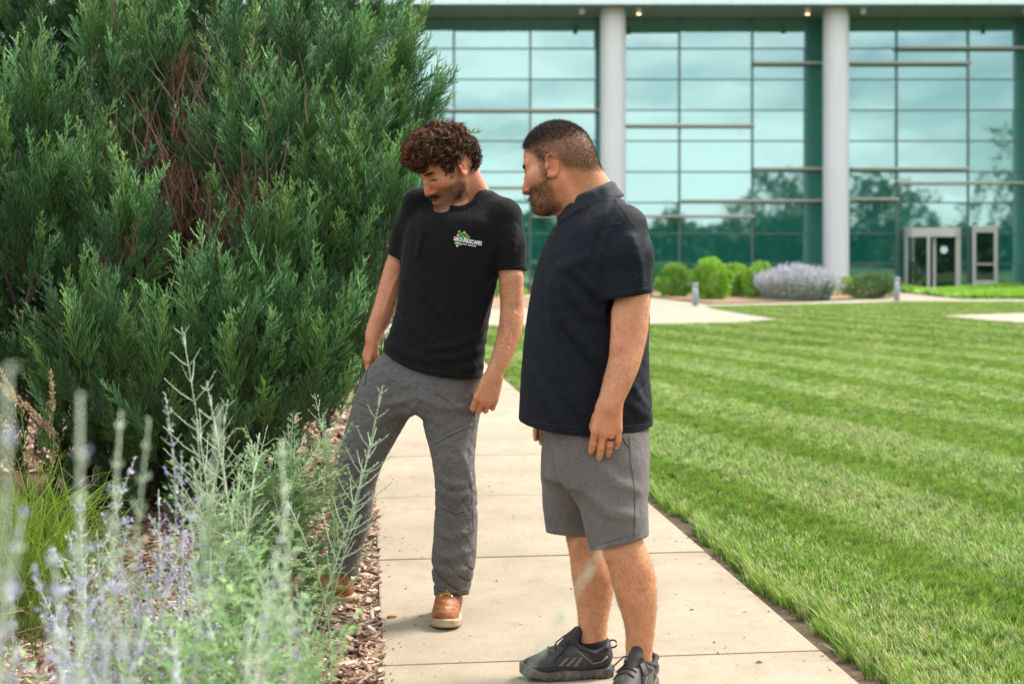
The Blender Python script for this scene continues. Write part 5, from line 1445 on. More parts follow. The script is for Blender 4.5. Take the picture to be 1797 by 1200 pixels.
# crown outline (rows of photo pixels: y -> right edge), filled with plumes at several depths
edge_y = [-420, -300, -150, 0, 60, 120, 180, 205, 240, 300, 400, 480, 560, 620, 680, 740]
edge_x = [400, 575, 670, 710, 724, 740, 768, 752, 738, 742, 728, 708, 680, 655, 636, 600]
for py in range(-420, 800, 46):
    xr_ = np.interp(py, edge_y, edge_x)
    for px in np.arange(-340, xr_ - 20, 60):
        x_ = min(px + jr.normal() * 16, xr_ - 12); y_ = py + jr.normal() * 16
        q = np.clip((x_ + 240) / (xr_ + 240), 0, 1)
        face = 6.05 + 1.5 * max(0, q - .55) ** 1.5 * 2.2 + .0009 * max(0, 360 - y_) + .0006 * max(0, y_ - 620)
        if y_ > 745 - 60 * math.sin(x_ / 80): continue
        # holes: the dark hollow in the middle and the gaps on the left
        hole = 1.15 * math.exp(-((x_ - 335) / 85) ** 2 - ((y_ - 335) / 95) ** 2) + .8 * math.exp(-((x_ - 470) / 40) ** 2 - ((y_ - 320) / 50) ** 2) + .9 * math.exp(-((x_ - 230) / 35) ** 2 - ((y_ - 180) / 60) ** 2) + .9 * math.exp(-((x_ - 190) / 60) ** 2 - ((y_ - 450) / 45) ** 2) + .9 * math.exp(-((x_ - 330) / 60) ** 2 - ((y_ - 500) / 40) ** 2) + math.exp(-((x_ - 60) / 60) ** 2 - ((y_ - 480) / 60) ** 2) + .9 * math.exp(-((x_ - 150) / 40) ** 2 - ((y_ - 300) / 70) ** 2) + .8 * math.exp(-((x_ - 590) / 50) ** 2 - ((y_ - 175) / 35) ** 2) + .9 * math.exp(-((x_ - 40) / 70) ** 2 - ((y_ - 690) / 60) ** 2)
        if hole > .5 and jr.random() < .8: continue
        Y_ = face + jr.random() * .55 + 1.7 * hole
        side = (q - .45) * 1.0
        JUN.append(plume_at(x_, y_, Y_, JB, .55 + .35 * jr.random(), .15 + .06 * jr.random(), int(10 - 5 * min(hole, 1)), (side * .55, -.42, .85), dead=.85 * math.exp(-((x_ - 390) / 75) ** 2 - ((y_ - 390) / 70) ** 2) + .05))
# distinct plumes in front
for px, py, Y, L, sp, n, lx in ((640, 225, 6.1, .75, .17, 26, .18), (600, 250, 5.95, .7, .17, 26, .10), (690, 260, 6.25, .7, .15, 24, .22), (560, 330, 5.9, .6, .16, 20, -.05), (690, 330, 6.1, .6, .16, 22, .15), (640, 330, 5.95, .6, .18, 24, .1), (600, 380, 5.9, .55, .15, 20, .1), (60, 130, 5.8, .75, .17, 24, .12), (20, 210, 5.75, .6, .16, 20, .1), (120, 290, 5.8, .55, .16, 22, .45), (90, 350, 5.75, .5, .16, 20, .3), (440, 180, 6.0, .7, .15, 22, -.1), (370, 220, 6.0, .6, .13, 18, -.2), (520, 200, 6.0, .6, .15, 20, .2), (185, 330, 5.75, .5, .16, 22, .1), (240, 380, 5.7, .5, .16, 20, .15), (210, 540, 5.55, .5, .18, 24, .1), (120, 600, 5.5, .4, .17, 22, -.2), (400, 560, 5.6, .5, .18, 24, .1), (350, 520, 5.6, .45, .15, 18, -.2), (500, 560, 5.65, .5, .18, 24, .2), (590, 540, 5.75, .5, .17, 22, .25), (290, 620, 5.5, .4, .16, 20, .1), (440, 640, 5.55, .4, .17, 20, .2), (550, 640, 5.65, .4, .16, 20, .3), (640, 600, 5.85, .4, .13, 14, .3), (470, 440, 5.75, .5, .15, 18, .1), (540, 440, 5.75, .5, .15, 18, .1), (735, 190, 6.5, .5, .10, 12, .5), (760, 178, 6.6, .45, .06, 7, .6), (715, 95, 6.5, .6, .11, 16, .3), (300, 20, 6.1, .8, .12, 20, .05), (245, 60, 6.1, .8, .12, 20, .0), (170, 40, 6.0, .8, .14, 20, .0), (420, 40, 6.1, .8, .14, 22, .0), (520, 60, 6.15, .8, .15, 22, .05), (610, 50, 6.25, .8, .15, 24, .1)):
    JUN.append(plume_at(px, py, Y, JB, L, sp, n, (lx, -.18, 1.0), big=True))
jp, jd, jsc, ji = [], [], [], []
jbr = MB(); nb = 0
for k, q in enumerate(JUN):
    u = q['lean'] / np.linalg.norm(q['lean']); root = q['tip'] - u * q['L']
    sdv = np.cross(u, [0, 1.0, .1]); sdv /= np.linalg.norm(sdv); dv = np.cross(sdv, u)
    mid = root * .55 + q['base'] * .45 + np.array([0, .25, .12]); 
    if (k % 2 == 0 or q['dead'] > .3) and root[2] > 1.0: jbr.tube([q['base'] + jr.normal(size=3) * [.28, .28, .0] + [0, 0, .05], mid, root, root + u * q['L'] * .8], [.026, .016, .010, .004], 5)
    for i in range(q['n']):
        f = jr.uniform(.0, 1.0) ** .8; a = jr.uniform(0, 6.28); w = q['spread'] * (1 - .72 * f) * math.sqrt(jr.random())
        o = sdv * math.cos(a) + dv * math.sin(a)
        p = root + u * q['L'] * f * .82 + o * w
        d = u * 1.0 + o * (.30 + .5 * (1 - f)) * jr.uniform(.4, 1.2) + np.array([0, 0, .35]) + jr.normal(size=3) * .10
        jp.append(p); jd.append(d)
        if jr.random() < q['dead']: ji.append(6 + jr.integers(2)); jsc.append(jr.uniform(.6, 1.0))
        elif q['big'] and f > .45: ji.append(8 + jr.integers(3)); jsc.append(jr.uniform(.7, 1.1))
        else: ji.append(jr.integers(6)); jsc.append(jr.uniform(.65, 1.15))
# twiggy core so nothing shows through
for i in range(900):
    f = jr.random(3); c = np.array([-1.9 + 2.0 * (f[0] - .5) * 1.9, 7.6 + (f[1] - .5) * 1.6, .25 + f[2] * 3.4])
    lim = np.interp(HZ - (c[2] - CAM_H) / c[1] * FPX, edge_y, edge_x); 
    if c[0] / c[1] * FPX + CX > lim - 45: continue
    if abs(c[0] / c[1] * FPX + CX - 345) < 110 and abs(HZ - (c[2] - CAM_H) / c[1] * FPX - 345) < 120 and c[1] < 7.9: continue
    jp.append(c); jd.append(np.array([jr.normal() * .5, -.4 + jr.normal() * .4, .8])); ji.append(jr.integers(4)); jsc.append(jr.uniform(1.0, 1.5))
jun = empty('juniper', JB, 'huge spreading blue green juniper shrub with feathery upright sprays and a brown hollow', 'juniper')
for V in jbr.V: V -= JB
tag(jbr.obj('branches', M_bark, jun, True), kind='stuff')
tw = MB()                                               # bare brown twigs in the hollow
for k_, (cx_, cy_, dp_) in enumerate([(400, 400, 6.0), (380, 420, 6.05), (430, 395, 5.95), (455, 380, 6.0), (310, 370, 6.1), (350, 440, 6.0), (300, 160, 6.2), (210, 470, 5.8), (420, 455, 5.9)]):
    for i in range(15): jp.append(at(cx_ + jr.normal() * 14, cy_ + jr.normal() * 22, dp_ + jr.normal() * .06)); jd.append(np.array([jr.normal() * .25 + .2, -.3, 1.0])); ji.append(6 + jr.integers(2)); jsc.append(jr.uniform(.45, .8))
for i in range(520):
    p = at(350 + np.clip(jr.normal() * 110, -250, 190), 340 + jr.normal() * 110, 5.85 + jr.random() * 1.0) - JB; d = np.array([jr.normal() * .35, -.15, .8]); d /= np.linalg.norm(d); L_ = jr.uniform(.12, .45)
    e = p + d * L_ * .5 + jr.normal(size=3) * .02; tw.tube([p, e, e + d * L_ * .5 + jr.normal(size=3) * .03], [.004, .003, .001], 3, cap=False)
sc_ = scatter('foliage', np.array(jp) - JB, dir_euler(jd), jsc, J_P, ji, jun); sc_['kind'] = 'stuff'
tag(tw.obj('bare_twigs', mat('twig_brown', (.20, .115, .08), .9), jun, True), kind='stuff')
for i in range(5):
    a = i * 1.26; MB().tube([(.16 * math.cos(a), .16 * math.sin(a), -.04), (.3 * math.cos(a), .3 * math.sin(a), .5), (.55 * math.cos(a), .4 * math.sin(a), 1.4), (.7 * math.cos(a), .5 * math.sin(a), 2.4)], [.07, .055, .04, .02], 8).obj('trunk', M_bark, jun, True)

# ------------------------------------------------------------------ bark mulch
M_chip = mat('bark_chip', (.3, .18, .12), .9, spec=.2); t = NT(M_chip); oi = t.n('ObjectInfo')
c = t.ramp(oi.outputs['Random'], [(0, (.075, .042, .028)), (.3, (.21, .125, .085)), (.65, (.42, .29, .205)), (1.0, (.64, .50, .39))])
c = t.mix(t.ramp(t.noise(t.coords('Object', (1, 1, 1)), 60, 4), [(.4, (0, 0, 0)), (.65, (.55, .55, .55))]), c, (.10, .05, .03)); t.color(c)
def chip(seed):
    r = np.random.default_rng(seed); L, W, H = r.uniform(.022, .042), r.uniform(.006, .013), r.uniform(.0022, .0045)
    V = []
    for z in (-1, 1):
        for x, y in ((-1, -.5), (-.5, -1), (.7, -.8), (1, .1), (.4, .9), (-.7, .8)):
            V.append((x * L * r.uniform(.8, 1.1), y * W * r.uniform(.7, 1.2), z * H * r.uniform(.6, 1.3) + .004 * x * x))
    return MB().add(V, [(5, 4, 3, 2), (5, 2, 1, 0), (6, 7, 8, 9), (6, 9, 10, 11)]).add([V[i] for i in range(12)], [(i, (i + 1) % 6, (i + 1) % 6 + 6, i + 6) for i in range(6)])
CH_P = [proto('chip', chip(s_), M_chip) for s_ in range(8)]
r = np.random.default_rng(3); P_ = []
for i in range(80000):
    Y = r.uniform(3.0, 8.2); x = r.uniform(-2.6, xl(Y) - .004)
    if r.random() > np.interp(Y, [3, 5.5, 8.2], [1, .8, .35]): continue
    d_edge = xl(Y) - x
    if d_edge < .012 and r.random() < .6: continue
    P_.append((x, Y, -.012 + abs(r.normal()) * .012 + .010 * math.sin(x * 9) * math.sin(Y * 7)))
for i in range(16000):
    Y = r.uniform(8.2, 14); x = r.uniform(-5.5, xl(Y) - .01); P_.append((x, Y, -.008 + abs(r.normal()) * .012))
P_ = np.array(P_); n = len(P_)
E_ = np.c_[r.normal(size=n) * .30, r.normal(size=n) * .30, r.uniform(0, 6.28, n)]
tag(scatter('bark_mulch', P_, E_, r.uniform(.45, 1.12, n) ** 1.3 * np.where(P_[:, 1] > 8.2, 1.7, 1.0), CH_P, r.integers(0, 8, n)), kind='stuff')
gp_ = []                                                # grit, bark crumbs and clippings on the walk
for i in range(520):
    Y = r.uniform(3.4, 9.5); e_ = r.random(); w_ = xr(Y) - xl(Y); f_ = r.beta(.35, .6); gp_.append((xl(Y) + .01 + (w_ - .02) * f_, Y, .002))
tag(scatter('walk_grit', np.array(gp_), np.c_[np.zeros((520, 2)), r.uniform(0, 6.28, 520)], r.uniform(.08, .30, 520) ** 1.1, CH_P, r.integers(0, 8, 520)), kind='stuff')
M_stone = mat('pale_stone', (.42, .36, .30), .9); t = NT(M_stone); t.color(t.ramp(t.noise(t.coords('Object'), 14, 5), [(.3, (.26, .21, .17)), (.7, (.55, .48, .40))]))
def stone(px, py, Y, sz, label):
    p = at(px, py, Y); x, y = p[0], p[1]; s = SDF(); s.ell((x, y, sz * .35), (sz, sz * .8, sz * .55), 0); s.disp(lambda P: .12 * sz * wob(P, 3.2 / sz, int(px)))
    e = empty('stone', (x, y, 0), label, 'stone'); sdf_obj('rock', s, sz / 9, M_stone, e)
stone(322, 892, 6.9, .11, 'small pale stone lying in the mulch below the juniper')
# twig on the walk, leaf scraps
M_twig = mat('dry_twig', (.30, .15, .06), .85)
x, y, _ = gnd(688, 1084); e = empty('twig', (x, y, 0), 'small brown dry twig lying on the walk left of the brown boot', 'twig')
MB().tube([(-.018, -.004, .004), (-.004, .002, .006), (.016, .010, .005)], [.0045, .005, .003], 6).obj('stick', M_twig, e, True)
x, y, _ = gnd(1333, 1163); e = empty('dead_leaf', (x, y, 0), 'tiny dark curled dead leaf on the walk joint by the grass', 'leaf')
MB().add([(-.016, 0, .002), (-.004, -.006, .004), (.014, .001, .002), (-.002, .006, .007)], [(0, 1, 2, 3)]).obj('blade', M_seam if 'M_seam' in globals() else M_twig, e)

# ------------------------------------------------------------------ lawn
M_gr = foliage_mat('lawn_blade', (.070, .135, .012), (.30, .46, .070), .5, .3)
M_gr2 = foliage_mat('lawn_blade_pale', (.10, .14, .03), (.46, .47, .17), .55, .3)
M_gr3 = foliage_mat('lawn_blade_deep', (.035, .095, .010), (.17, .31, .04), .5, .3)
def tuft(seed, n, h, w, lean, rad):
    r = np.random.default_rng(seed); mb = MB()
    for i in range(n):
        b = np.array([*(r.normal(size=2) * rad), -.004]); hh = h * r.uniform(.55, 1.2); a = r.uniform(0, 6.28)
        tip = np.array([math.cos(a), math.sin(a), 0]) * hh * abs(r.normal()) * .30 + np.array([hh * lean, 0, 0])
        s = np.array([-math.sin(a), math.cos(a), 0]) * w * .5
        p0, p1, p2 = b, b + tip * .38 + [0, 0, hh * .6], b + tip + [0, 0, hh * .92]
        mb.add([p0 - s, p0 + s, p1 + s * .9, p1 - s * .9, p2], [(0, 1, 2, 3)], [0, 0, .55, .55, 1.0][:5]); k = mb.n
        mb.F3.append(np.array([(k - 2, k - 3, k - 1)]))
    return mb
T_P = []
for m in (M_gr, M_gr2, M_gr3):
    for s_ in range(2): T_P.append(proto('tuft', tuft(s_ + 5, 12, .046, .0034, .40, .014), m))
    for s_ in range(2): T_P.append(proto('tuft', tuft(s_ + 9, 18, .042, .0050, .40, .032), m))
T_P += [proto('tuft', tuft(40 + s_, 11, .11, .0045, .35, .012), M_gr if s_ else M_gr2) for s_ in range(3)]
r = np.random.default_rng(15); Pg, Eg, Sg, Ig = [], [], [], []
SD = np.array([.31, -.95]); SD /= np.linalg.norm(SD); SN = np.array([SD[1], -SD[0]])
def lawn_zone(y0, y1, dens, big):
    n = int(dens * (y1 - y0) * ((y1 * .46 + 1.6) - (-1.6)))
    Y = r.uniform(y0, y1, n); X = r.uniform(-1.8, y1 * .46 + 1.6, n)
    ok = (X > 1.555 - .1124 * Y + .05) & (X < Y * .46 + 1.2)
    X, Y = X[ok], Y[ok]; n = len(X)
    edge = X - (1.555 - .1124 * Y) - .05 - .03 * np.sin(Y * 3.1) - .025 * np.sin(Y * 7.7 + 1) + r.normal(size=n) * .015
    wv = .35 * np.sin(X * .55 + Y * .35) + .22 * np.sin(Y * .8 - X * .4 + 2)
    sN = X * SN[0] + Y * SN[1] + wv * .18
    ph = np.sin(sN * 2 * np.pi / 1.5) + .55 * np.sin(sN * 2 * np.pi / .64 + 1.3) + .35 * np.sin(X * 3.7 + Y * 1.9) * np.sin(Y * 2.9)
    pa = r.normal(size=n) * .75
    lightish = ph * .32 + pa * 1.2 + .35 * np.sin(X * 1.7 + Y * .6) * np.sin(Y * 1.3 - X * .8)  # random tuft tone, plus mowing-stripe light and shade painted into the colour pick
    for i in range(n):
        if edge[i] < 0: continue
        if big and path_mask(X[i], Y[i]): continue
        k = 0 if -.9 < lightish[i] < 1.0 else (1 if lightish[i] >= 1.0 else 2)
        fwd = 1 if ph[i] + .6 * pa[i] > 0 else -1
        az = math.atan2(-SD[1] * fwd, -SD[0] * fwd) + r.normal() * .7
        if edge[i] < .10 and not big and r.random() < .45:
            Ig.append(12 + r.integers(3)); Sg.append(r.uniform(.6, 1.05)); az = math.pi + r.normal() * .9
        else:
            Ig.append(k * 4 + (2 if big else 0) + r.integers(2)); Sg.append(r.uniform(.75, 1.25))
        Pg.append((X[i], Y[i], -.014)); Eg.append((r.normal() * .08, r.normal() * .08, az))
def inpoly(x, y, P):
    c = False; j = len(P) - 1
    for i in range(len(P)):
        if (P[i][1] > y) != (P[j][1] > y) and x < (P[j][0] - P[i][0]) * (y - P[i][1]) / (P[j][1] - P[i][1]) + P[i][0]: c = not c
        j = i
    return c
PPA = [gnd(*p)[:2] for p in [(640, 575), (900, 571), (1136, 569), (1290, 566), (1366, 560), (1312, 552), (1262, 544), (1236, 537.5), (1500, 532), (1590, 529), (1900, 529.5), (1900, 500), (600, 500)]]
PPB = [gnd(*p)[:2] for p in [(1655, 553.5), (1720, 561), (1797, 566), (2000, 571), (2000, 549), (1797, 549)]]
def path_mask(x, y): return y > 24 and (inpoly(x, y, PPA) or inpoly(x, y, PPB))
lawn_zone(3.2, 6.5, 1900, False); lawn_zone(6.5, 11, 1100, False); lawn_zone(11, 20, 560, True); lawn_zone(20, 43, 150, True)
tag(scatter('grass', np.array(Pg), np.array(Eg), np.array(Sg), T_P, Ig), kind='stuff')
print('tufts', len(Pg), 'chips', len(P_), 'sprays', len(jp))
# ------------------------------------------------------------------ Russian sage and feather grass in the bed
M_stem = foliage_mat('sage_stem', (.26, .36, .20), (.52, .61, .44), .7, .1)
M_sleaf = foliage_mat('sage_leaf', (.10, .23, .06), (.36, .54, .22), .6, .4)
M_flow = foliage_mat('sage_flower', (.30, .24, .56), (.60, .55, .80), .7, .35)
M_fgr = foliage_mat('feather_grass_blade', (.05, .12, .008), (.26, .40, .035), .5, .35)
M_head = foliage_mat('feather_grass_head', (.20, .12, .06), (.56, .40, .24), .8, .3)
M_straw = foliage_mat('straw', (.22, .15, .08), (.50, .38, .22), .85, .2)
sr = np.random.default_rng(44)
def sleaf(mb, p, d, n, L, a):
    """one lobed leaf"""
    d = d / np.linalg.norm(d); s = np.cross(d, n); s /= np.linalg.norm(s) + 1e-9; n = np.cross(s, d)
    W = L * .17; dr = -n * L * .16
    V = [p, p + d * L * .5 + s * W * .7 + n * L * .03, p + d * L + dr, p + d * L * .5 - s * W * .7 + n * L * .03]; F = [(0, 1, 2, 3)]
    mb.add(V, F, a)
    for f, q in ((.25, 1), (.32, -1), (.5, 1), (.56, -1), (.74, 1)):
        b = p + d * L * f + dr * f * f; l = L * (.34 - .22 * abs(f - .42)); e = d * .75 + s * q * .8
        mb.add([b, b + e * l * .55 + d * l * .22, b + e * l, b + e * l * .5 - d * l * .16], [(0, 1, 2, 3)], a + .1)
def whorl(mb, p, sz, k=5):
    for i in range(k):
        u = sr.normal(size=3); u /= np.linalg.norm(u); w = np.cross(u, sr.normal(size=3)); w /= np.linalg.norm(w)
        mb.add([p, p + u * sz + w * sz * .45, p + u * sz * 1.6, p + u * sz - w * sz * .45], [(0, 1, 2, 3)], sr.uniform(.1, 1))
def sage_stem(plant, base, tip, bow=.05, rad=.0032, bare=.45, twig=.095, leaf=.045, leafy=1.0, flower=0.0, lstep=.03, side=.25):
    B0 = np.array(plant.location); base, tip = np.asarray(base, float), np.asarray(tip, float)
    ax = tip - base; Ln = np.linalg.norm(ax); u0 = ax / Ln; bd = np.array([sr.normal(), sr.normal(), 0]) * bow * Ln
    pos = lambda f: base + ax * f + bd * math.sin(math.pi * f) - B0
    tan = lambda f: (ax + bd * math.pi * math.cos(math.pi * f)) / Ln
    st, lf, fl = MB(), MB(), MB(); ff = np.linspace(0, 1, 9)
    st.tube([pos(f) for f in ff], rad * (1 - .72 * ff), 5, ff * .8 + .1)
    rot = sr.uniform(0, 3.14); f = 1 - bare
    k = 0; z = Ln * (1 - bare)
    while z < Ln * .985:                                    # bare flowering twigs in opposite pairs
        f = z / Ln; t = tan(f); t /= np.linalg.norm(t); x = np.cross(t, [math.cos(rot), math.sin(rot), .1]); x /= np.linalg.norm(x); rot += 1.57 + sr.normal() * .2
        tl = twig * (1.12 - (f - (1 - bare)) / bare * .95) * sr.uniform(.75, 1.15)
        for q in (1, -1):
            d = x * q * .80 + t * .72; p0 = pos(f); p1 = p0 + d * tl * .5; p2 = p0 + d * tl + t * tl * .16
            st.tube([p0, p1, p2], [rad * .42, rad * .36, rad * .22], 4, [.6, .8, 1.0], cap=False)
            for g in np.arange(.22, 1.01, .013 / max(tl, .03)):   # knots of buds
                c = p0 * (1 - g) ** 2 + 2 * g * (1 - g) * p1 + g * g * p2; sz = .0030 if sr.random() > flower else .0058
                whorl(fl if sr.random() < flower else st, c, sz, 3)
        z += sr.uniform(.032, .052)
    for f in np.arange(1 - bare, 1.0, .016 / Ln): whorl(fl if sr.random() < flower else st, pos(f), .0048 if sr.random() < flower else .0034, 3)
    z = Ln * .08; rot = sr.uniform(0, 3.14)
    while z < Ln * (1 - bare * .7) and leafy > 0:             # leaves in opposite pairs, with leafy side shoots
        f = z / Ln; t = tan(f); t /= np.linalg.norm(t); x = np.cross(t, [math.cos(rot), math.sin(rot), .1]); x /= np.linalg.norm(x); rot += 1.57
        for q in (1, -1):
            if sr.random() < leafy:
                d = x * q + t * sr.uniform(.1, .7); sleaf(lf, pos(f), d, t, leaf * sr.uniform(.7, 1.25), sr.uniform(.2, .8))
            if sr.random() < side:
                d = x * q * .75 + t * .8; sl = sr.uniform(.06, .17); p0 = pos(f); st.tube([p0, p0 + d * sl * .5, p0 + d * sl + t * .02], [rad * .45, rad * .38, rad * .2], 4, .5, cap=False)
                for g in (.3, .5, .7, .85, 1.0):
                    c = p0 + d * sl * g; y = np.cross(d, t); 
                    for q2 in (1, -1): sleaf(lf, c, y * q2 + d * .8 + sr.normal(size=3) * .2, t, leaf * .62 * sr.uniform(.7, 1.2), sr.uniform(.3, 1))
        z += lstep * sr.uniform(.8, 1.3)
    o = st.obj('stem', M_stem, plant, True, True)
    if lf.n: tag(lf.obj('leaves', M_sleaf, o, False, True), kind='stuff')
    if fl.n: tag(fl.obj('flowers', M_flow, o, False, True), kind='stuff')
    return o
def sage(px, Y, label, group='russian sage plants in the bed'):
    return empty('russian_sage', ((px - CX) / FPX * Y, Y, 0), label, 'sage plant', group)
def fan(pl, Y, tips, spread=.10, lean=.35, **k):
    for px, py in tips:
        tip = at(px, py, Y + sr.normal() * .06); b = np.array(pl.location) + np.array([sr.normal() * spread, sr.normal() * spread, 0])
        b[0] += (tip[0] - pl.location[0]) * lean
        sage_stem(pl, b, tip, **k)
p = sage(405, 3.55, 'tallest sage plant with long bare silvery twigs rising in front of the juniper')
fan(p, 3.5, [(319, 574)], bow=.02, rad=.0040, bare=.50, twig=.15, leaf=.048, leafy=.9)
fan(p, 3.5, [(362, 668), (345, 735), (400, 700), (455, 760)], bow=.03, rad=.0034, bare=.42, twig=.10, leafy=.9)
fan(p, 3.5, [(338, 800), (420, 830), (376, 850), (395, 900), (440, 880)], bow=.04, rad=.003, bare=.3, twig=.07, leafy=1)
p = sage(505, 3.75, 'sage plant with two long silvery twigs crossing a grey trouser leg')
fan(p, 3.7, [(672, 676), (660, 752)], bow=.012, spread=.04, lean=.05, rad=.0034, bare=.50, twig=.12, leaf=.04, leafy=.30, side=.03)
fan(p, 3.7, [(505, 880)], bow=.04, rad=.003, bare=.30, twig=.06, leafy=1)
p = sage(462, 4.55, 'bushy green leafy sage plant beside the left leg of the man in black')
fan(p, 4.5, [(552, 690), (470, 745), (505, 742), (440, 770), (572, 745), (535, 760), (560, 780), (485, 790), (455, 800), (515, 800), (570, 820), (430, 830), (540, 830), (470, 850), (500, 860), (420, 880), (445, 900), (490, 930), (480, 950)], spread=.11, bow=.025, rad=.0026, bare=.2, twig=.07, leaf=.052, leafy=1, lstep=.024, side=.4)
p = sage(250, 3.2, 'sage plant full of pale violet flower spikes left of the tallest sage')
fan(p, 3.15, [(140, 868), (198, 845), (278, 858), (355, 862), (290, 690), (238, 800), (318, 790), (170, 930), (225, 905), (260, 900), (305, 920), (335, 900), (120, 930), (185, 960), (245, 950), (370, 960), (90, 960), (150, 990), (210, 1000), (290, 980), (340, 1000), (395, 985), (60, 1010), (115, 1030)], spread=.13, bow=.05, rad=.0024, bare=.62, twig=.075, leaf=.035, leafy=.6, flower=.68, side=.15)
p = sage(430, 2.75, 'low leafy sage in the foreground below the tallest sage plant')
fan(p, 2.7, [(372, 985), (425, 960), (470, 985), (500, 985), (520, 1030), (400, 1030), (450, 1040), (500, 1050), (510, 1080), (350, 1060), (315, 1080), (420, 1100), (480, 1110)], spread=.14, bow=.05, rad=.0026, bare=.25, twig=.06, leaf=.045, leafy=1, flower=.15, side=.35)
p = sage(170, 2.3, 'blurred violet flowering sage in the bottom left foreground')
fan(p, 2.25, [(60, 990), (120, 1010), (20, 1040), (180, 1030), (95, 1080), (220, 1060), (260, 1085), (150, 1100), (300, 1100), (40, 1120)], spread=.12, bow=.05, rad=.0026, bare=.6, twig=.07, leaf=.035, leafy=.6, flower=.75, side=.1)
p = sage(500, 2.1, 'blurred violet sage stems near the lens at the bottom edge left of the walk')
fan(p, 2.05, [(508, 880), (470, 1040), (520, 1080), (440, 1085)], spread=.10, bow=.04, rad=.0024, bare=.55, twig=.05, leaf=.03, leafy=.5, flower=.40, side=.1)
NEARS = 'strongly blurred sage stems close to the lens'
p = sage(430, 1.65, 'blurred tall pale sage stems close to the lens right of the centre of the bed')
fan(p, 1.65, [(386, 712), (494, 772)], spread=.02, bow=.015, rad=.0036, bare=.22, twig=.05, leaf=.03, leafy=.25, side=0)
fan(p, 1.6, [(740, 1010)], spread=.02, bow=.015, rad=.002, bare=.25, twig=.02, leaf=.03, leafy=0, side=0) if False else None
p = sage(205, 1.75, 'blurred thin sage stems close to the lens in front of the violet flowers')
fan(p, 1.75, [(212, 722), (262, 735)], spread=.02, bow=.02, rad=.0028, bare=.2, twig=.03, leaf=.03, leafy=.2, side=0)
p = sage(135, 1.2, 'wide blurred violet grey sage spike close to the lens beside the feather grass')
fan(p, 1.2, [(140, 690)], spread=.01, bow=.02, rad=.0050, bare=.4, twig=.022, leaf=.03, leafy=.0, flower=.35, side=0)
fan(p, 1.25, [(40, 900), (90, 960), (190, 1010)], spread=.02, bow=.03, rad=.003, bare=.5, twig=.04, leaf=.03, leafy=.2, flower=.6, side=0)
p = sage(10, .95, 'most blurred sage stem at the very left edge')
fan(p, .95, [(14, 640)], spread=.01, bow=.02, rad=.0040, bare=.5, twig=.03, leaf=.03, leafy=.0, flower=.4, side=0)
p = sage(-60, 1.3, 'single blurred pale sage stem leaning across the legs of the man in the polo')
sage_stem(p, np.array(p.location), at(1058, 960, 1.3), bow=.0, rad=.0019, bare=.10, twig=.010, leafy=0, side=0)

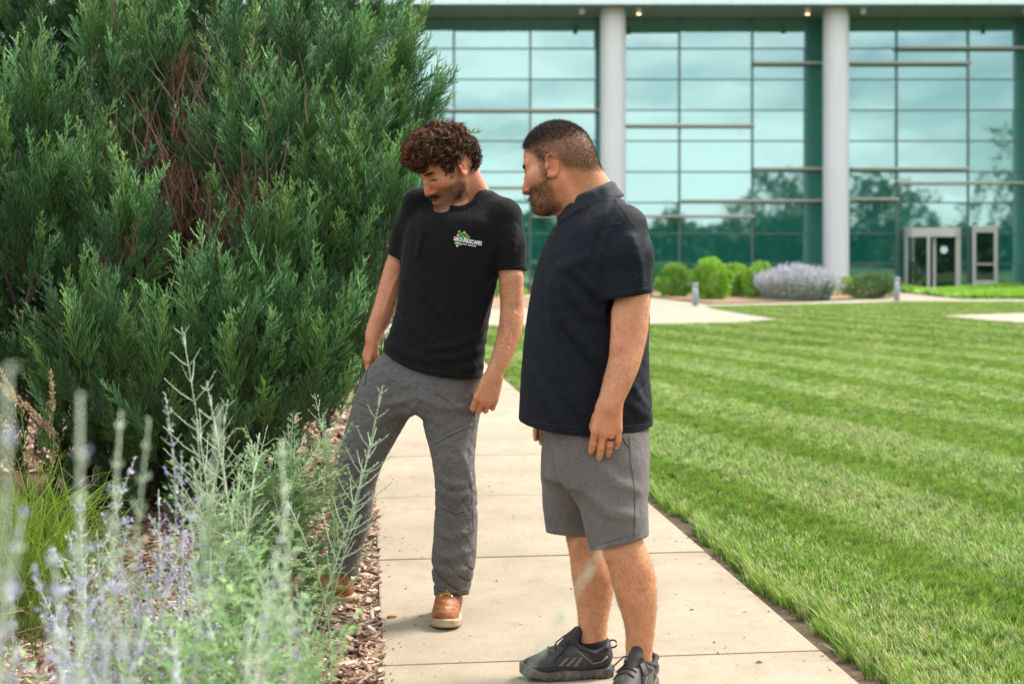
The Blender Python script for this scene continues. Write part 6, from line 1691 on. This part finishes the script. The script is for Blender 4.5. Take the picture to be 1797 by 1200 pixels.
# feather grass
def blade(mb, b, tip, w, a0, arch):
    b, tip = np.asarray(b, float), np.asarray(tip, float); d = tip - b; s = np.cross(d, [0.3, 1.0, 0]); s /= np.linalg.norm(s) + 1e-9
    out = np.array([d[0], d[1], 0]); V = []; A = []
    for f in (0, .3, .6, .85, 1.0):
        c = b + d * np.array([f ** 1.5, f ** 1.5, 1 - (1 - f) ** 1.45]) + np.array([0, 0, -arch * f ** 4]); ww = w * (1 - f ** 2.5) * .5 + .0002
        V += [c - s * ww, c + s * ww]; A += [a0 + .7 * f] * 2
    mb.add(V, [(2 * i, 2 * i + 1, 2 * i + 3, 2 * i + 2) for i in range(4)], A)
fg = empty('feather_grass', at(75, 456, 4.75) * [1, 1, 0], 'clump of yellow green feather grass with tan seed heads at the left edge', 'ornamental grass')
G0 = np.array(fg.location)
for q in range(7):
    mb = MB()
    for i in range(60):
        Y = 4.75 + sr.normal() * .14; b = np.array([G0[0] + sr.normal() * .10, Y, 0.0]); px = 75 + sr.normal() * 125; py = 760 + abs(sr.normal()) * 110 + abs(px - 75) * .25
        t = at(np.clip(px, -200, 265), py, Y + sr.normal() * .15); blade(mb, b - G0, t - G0, sr.uniform(.003, .0058), sr.uniform(0, .35), sr.uniform(0, .18))
    tag(mb.obj('blades', M_fgr, fg, True, True), kind='stuff')
mb = MB()
for i in range(150):
    b = np.array([G0[0] + sr.normal() * .16, 4.7 + sr.normal() * .15, 0]); t = b + [sr.normal() * .22, -abs(sr.normal()) * .15, sr.uniform(.08, .34)]; blade(mb, b - G0, t - G0, .004, .2, .05)
tag(mb.obj('dry_blades', M_straw, fg, True, True), kind='stuff')
for (bx, by), (tx, ty), fat in (((92, 725), (90, 652), .014), ((36, 715), (0, 648), .012), ((82, 752), (44, 708), .030), ((25, 705), (2, 675), .024), ((0, 740), (-20, 700), .02), ((95, 765), (78, 740), .03)):
    a, t = at(bx, by, 4.7), at(tx, ty, 4.7); mb = MB(); st = MB()
    st.tube([G0 + [sr.normal() * .05, 0, 0] - G0, (G0 * .35 + a * .65) + [0, 0, .06] - G0, a - G0, t - G0], [.0022, .002, .0015, .0006], 4, .3)
    for i in range(230):
        f = sr.random(); c = a + (t - a) * f; rr = fat * (math.sin(math.pi * min(1, f * .9 + .12)) ** .7) * sr.random() ** .5
        o = sr.normal(size=3); o /= np.linalg.norm(o); p0 = c + o * rr * .4; d = (t - a) / np.linalg.norm(t - a) * .7 + o * .8; w = np.cross(d, sr.normal(size=3)); w /= np.linalg.norm(w); l = sr.uniform(.008, .015)
        mb.add([p0 - G0, p0 + d * l * .5 + w * l * .16 - G0, p0 + d * l - G0, p0 + d * l * .5 - w * l * .16 - G0], [(0, 1, 2, 3)], sr.random())
    so = st.obj('stalk', M_fgr, fg, True, True); tag(mb.obj('seed_head', M_head, so, False, True), kind='stuff')
# little weeds by the edge of the walk
wd = empty('weed', gnd(632, 1069), 'tiny bright green weed sprouting in the mulch near the walk edge', 'weed'); mb = MB()
for i in range(9):
    a = i * .7; sleaf(mb, np.zeros(3), np.array([math.cos(a), math.sin(a), .5]), np.array([0, 0, 1.0]), .028, .6)
mb.obj('leaves', M_leafb, wd, False, True)
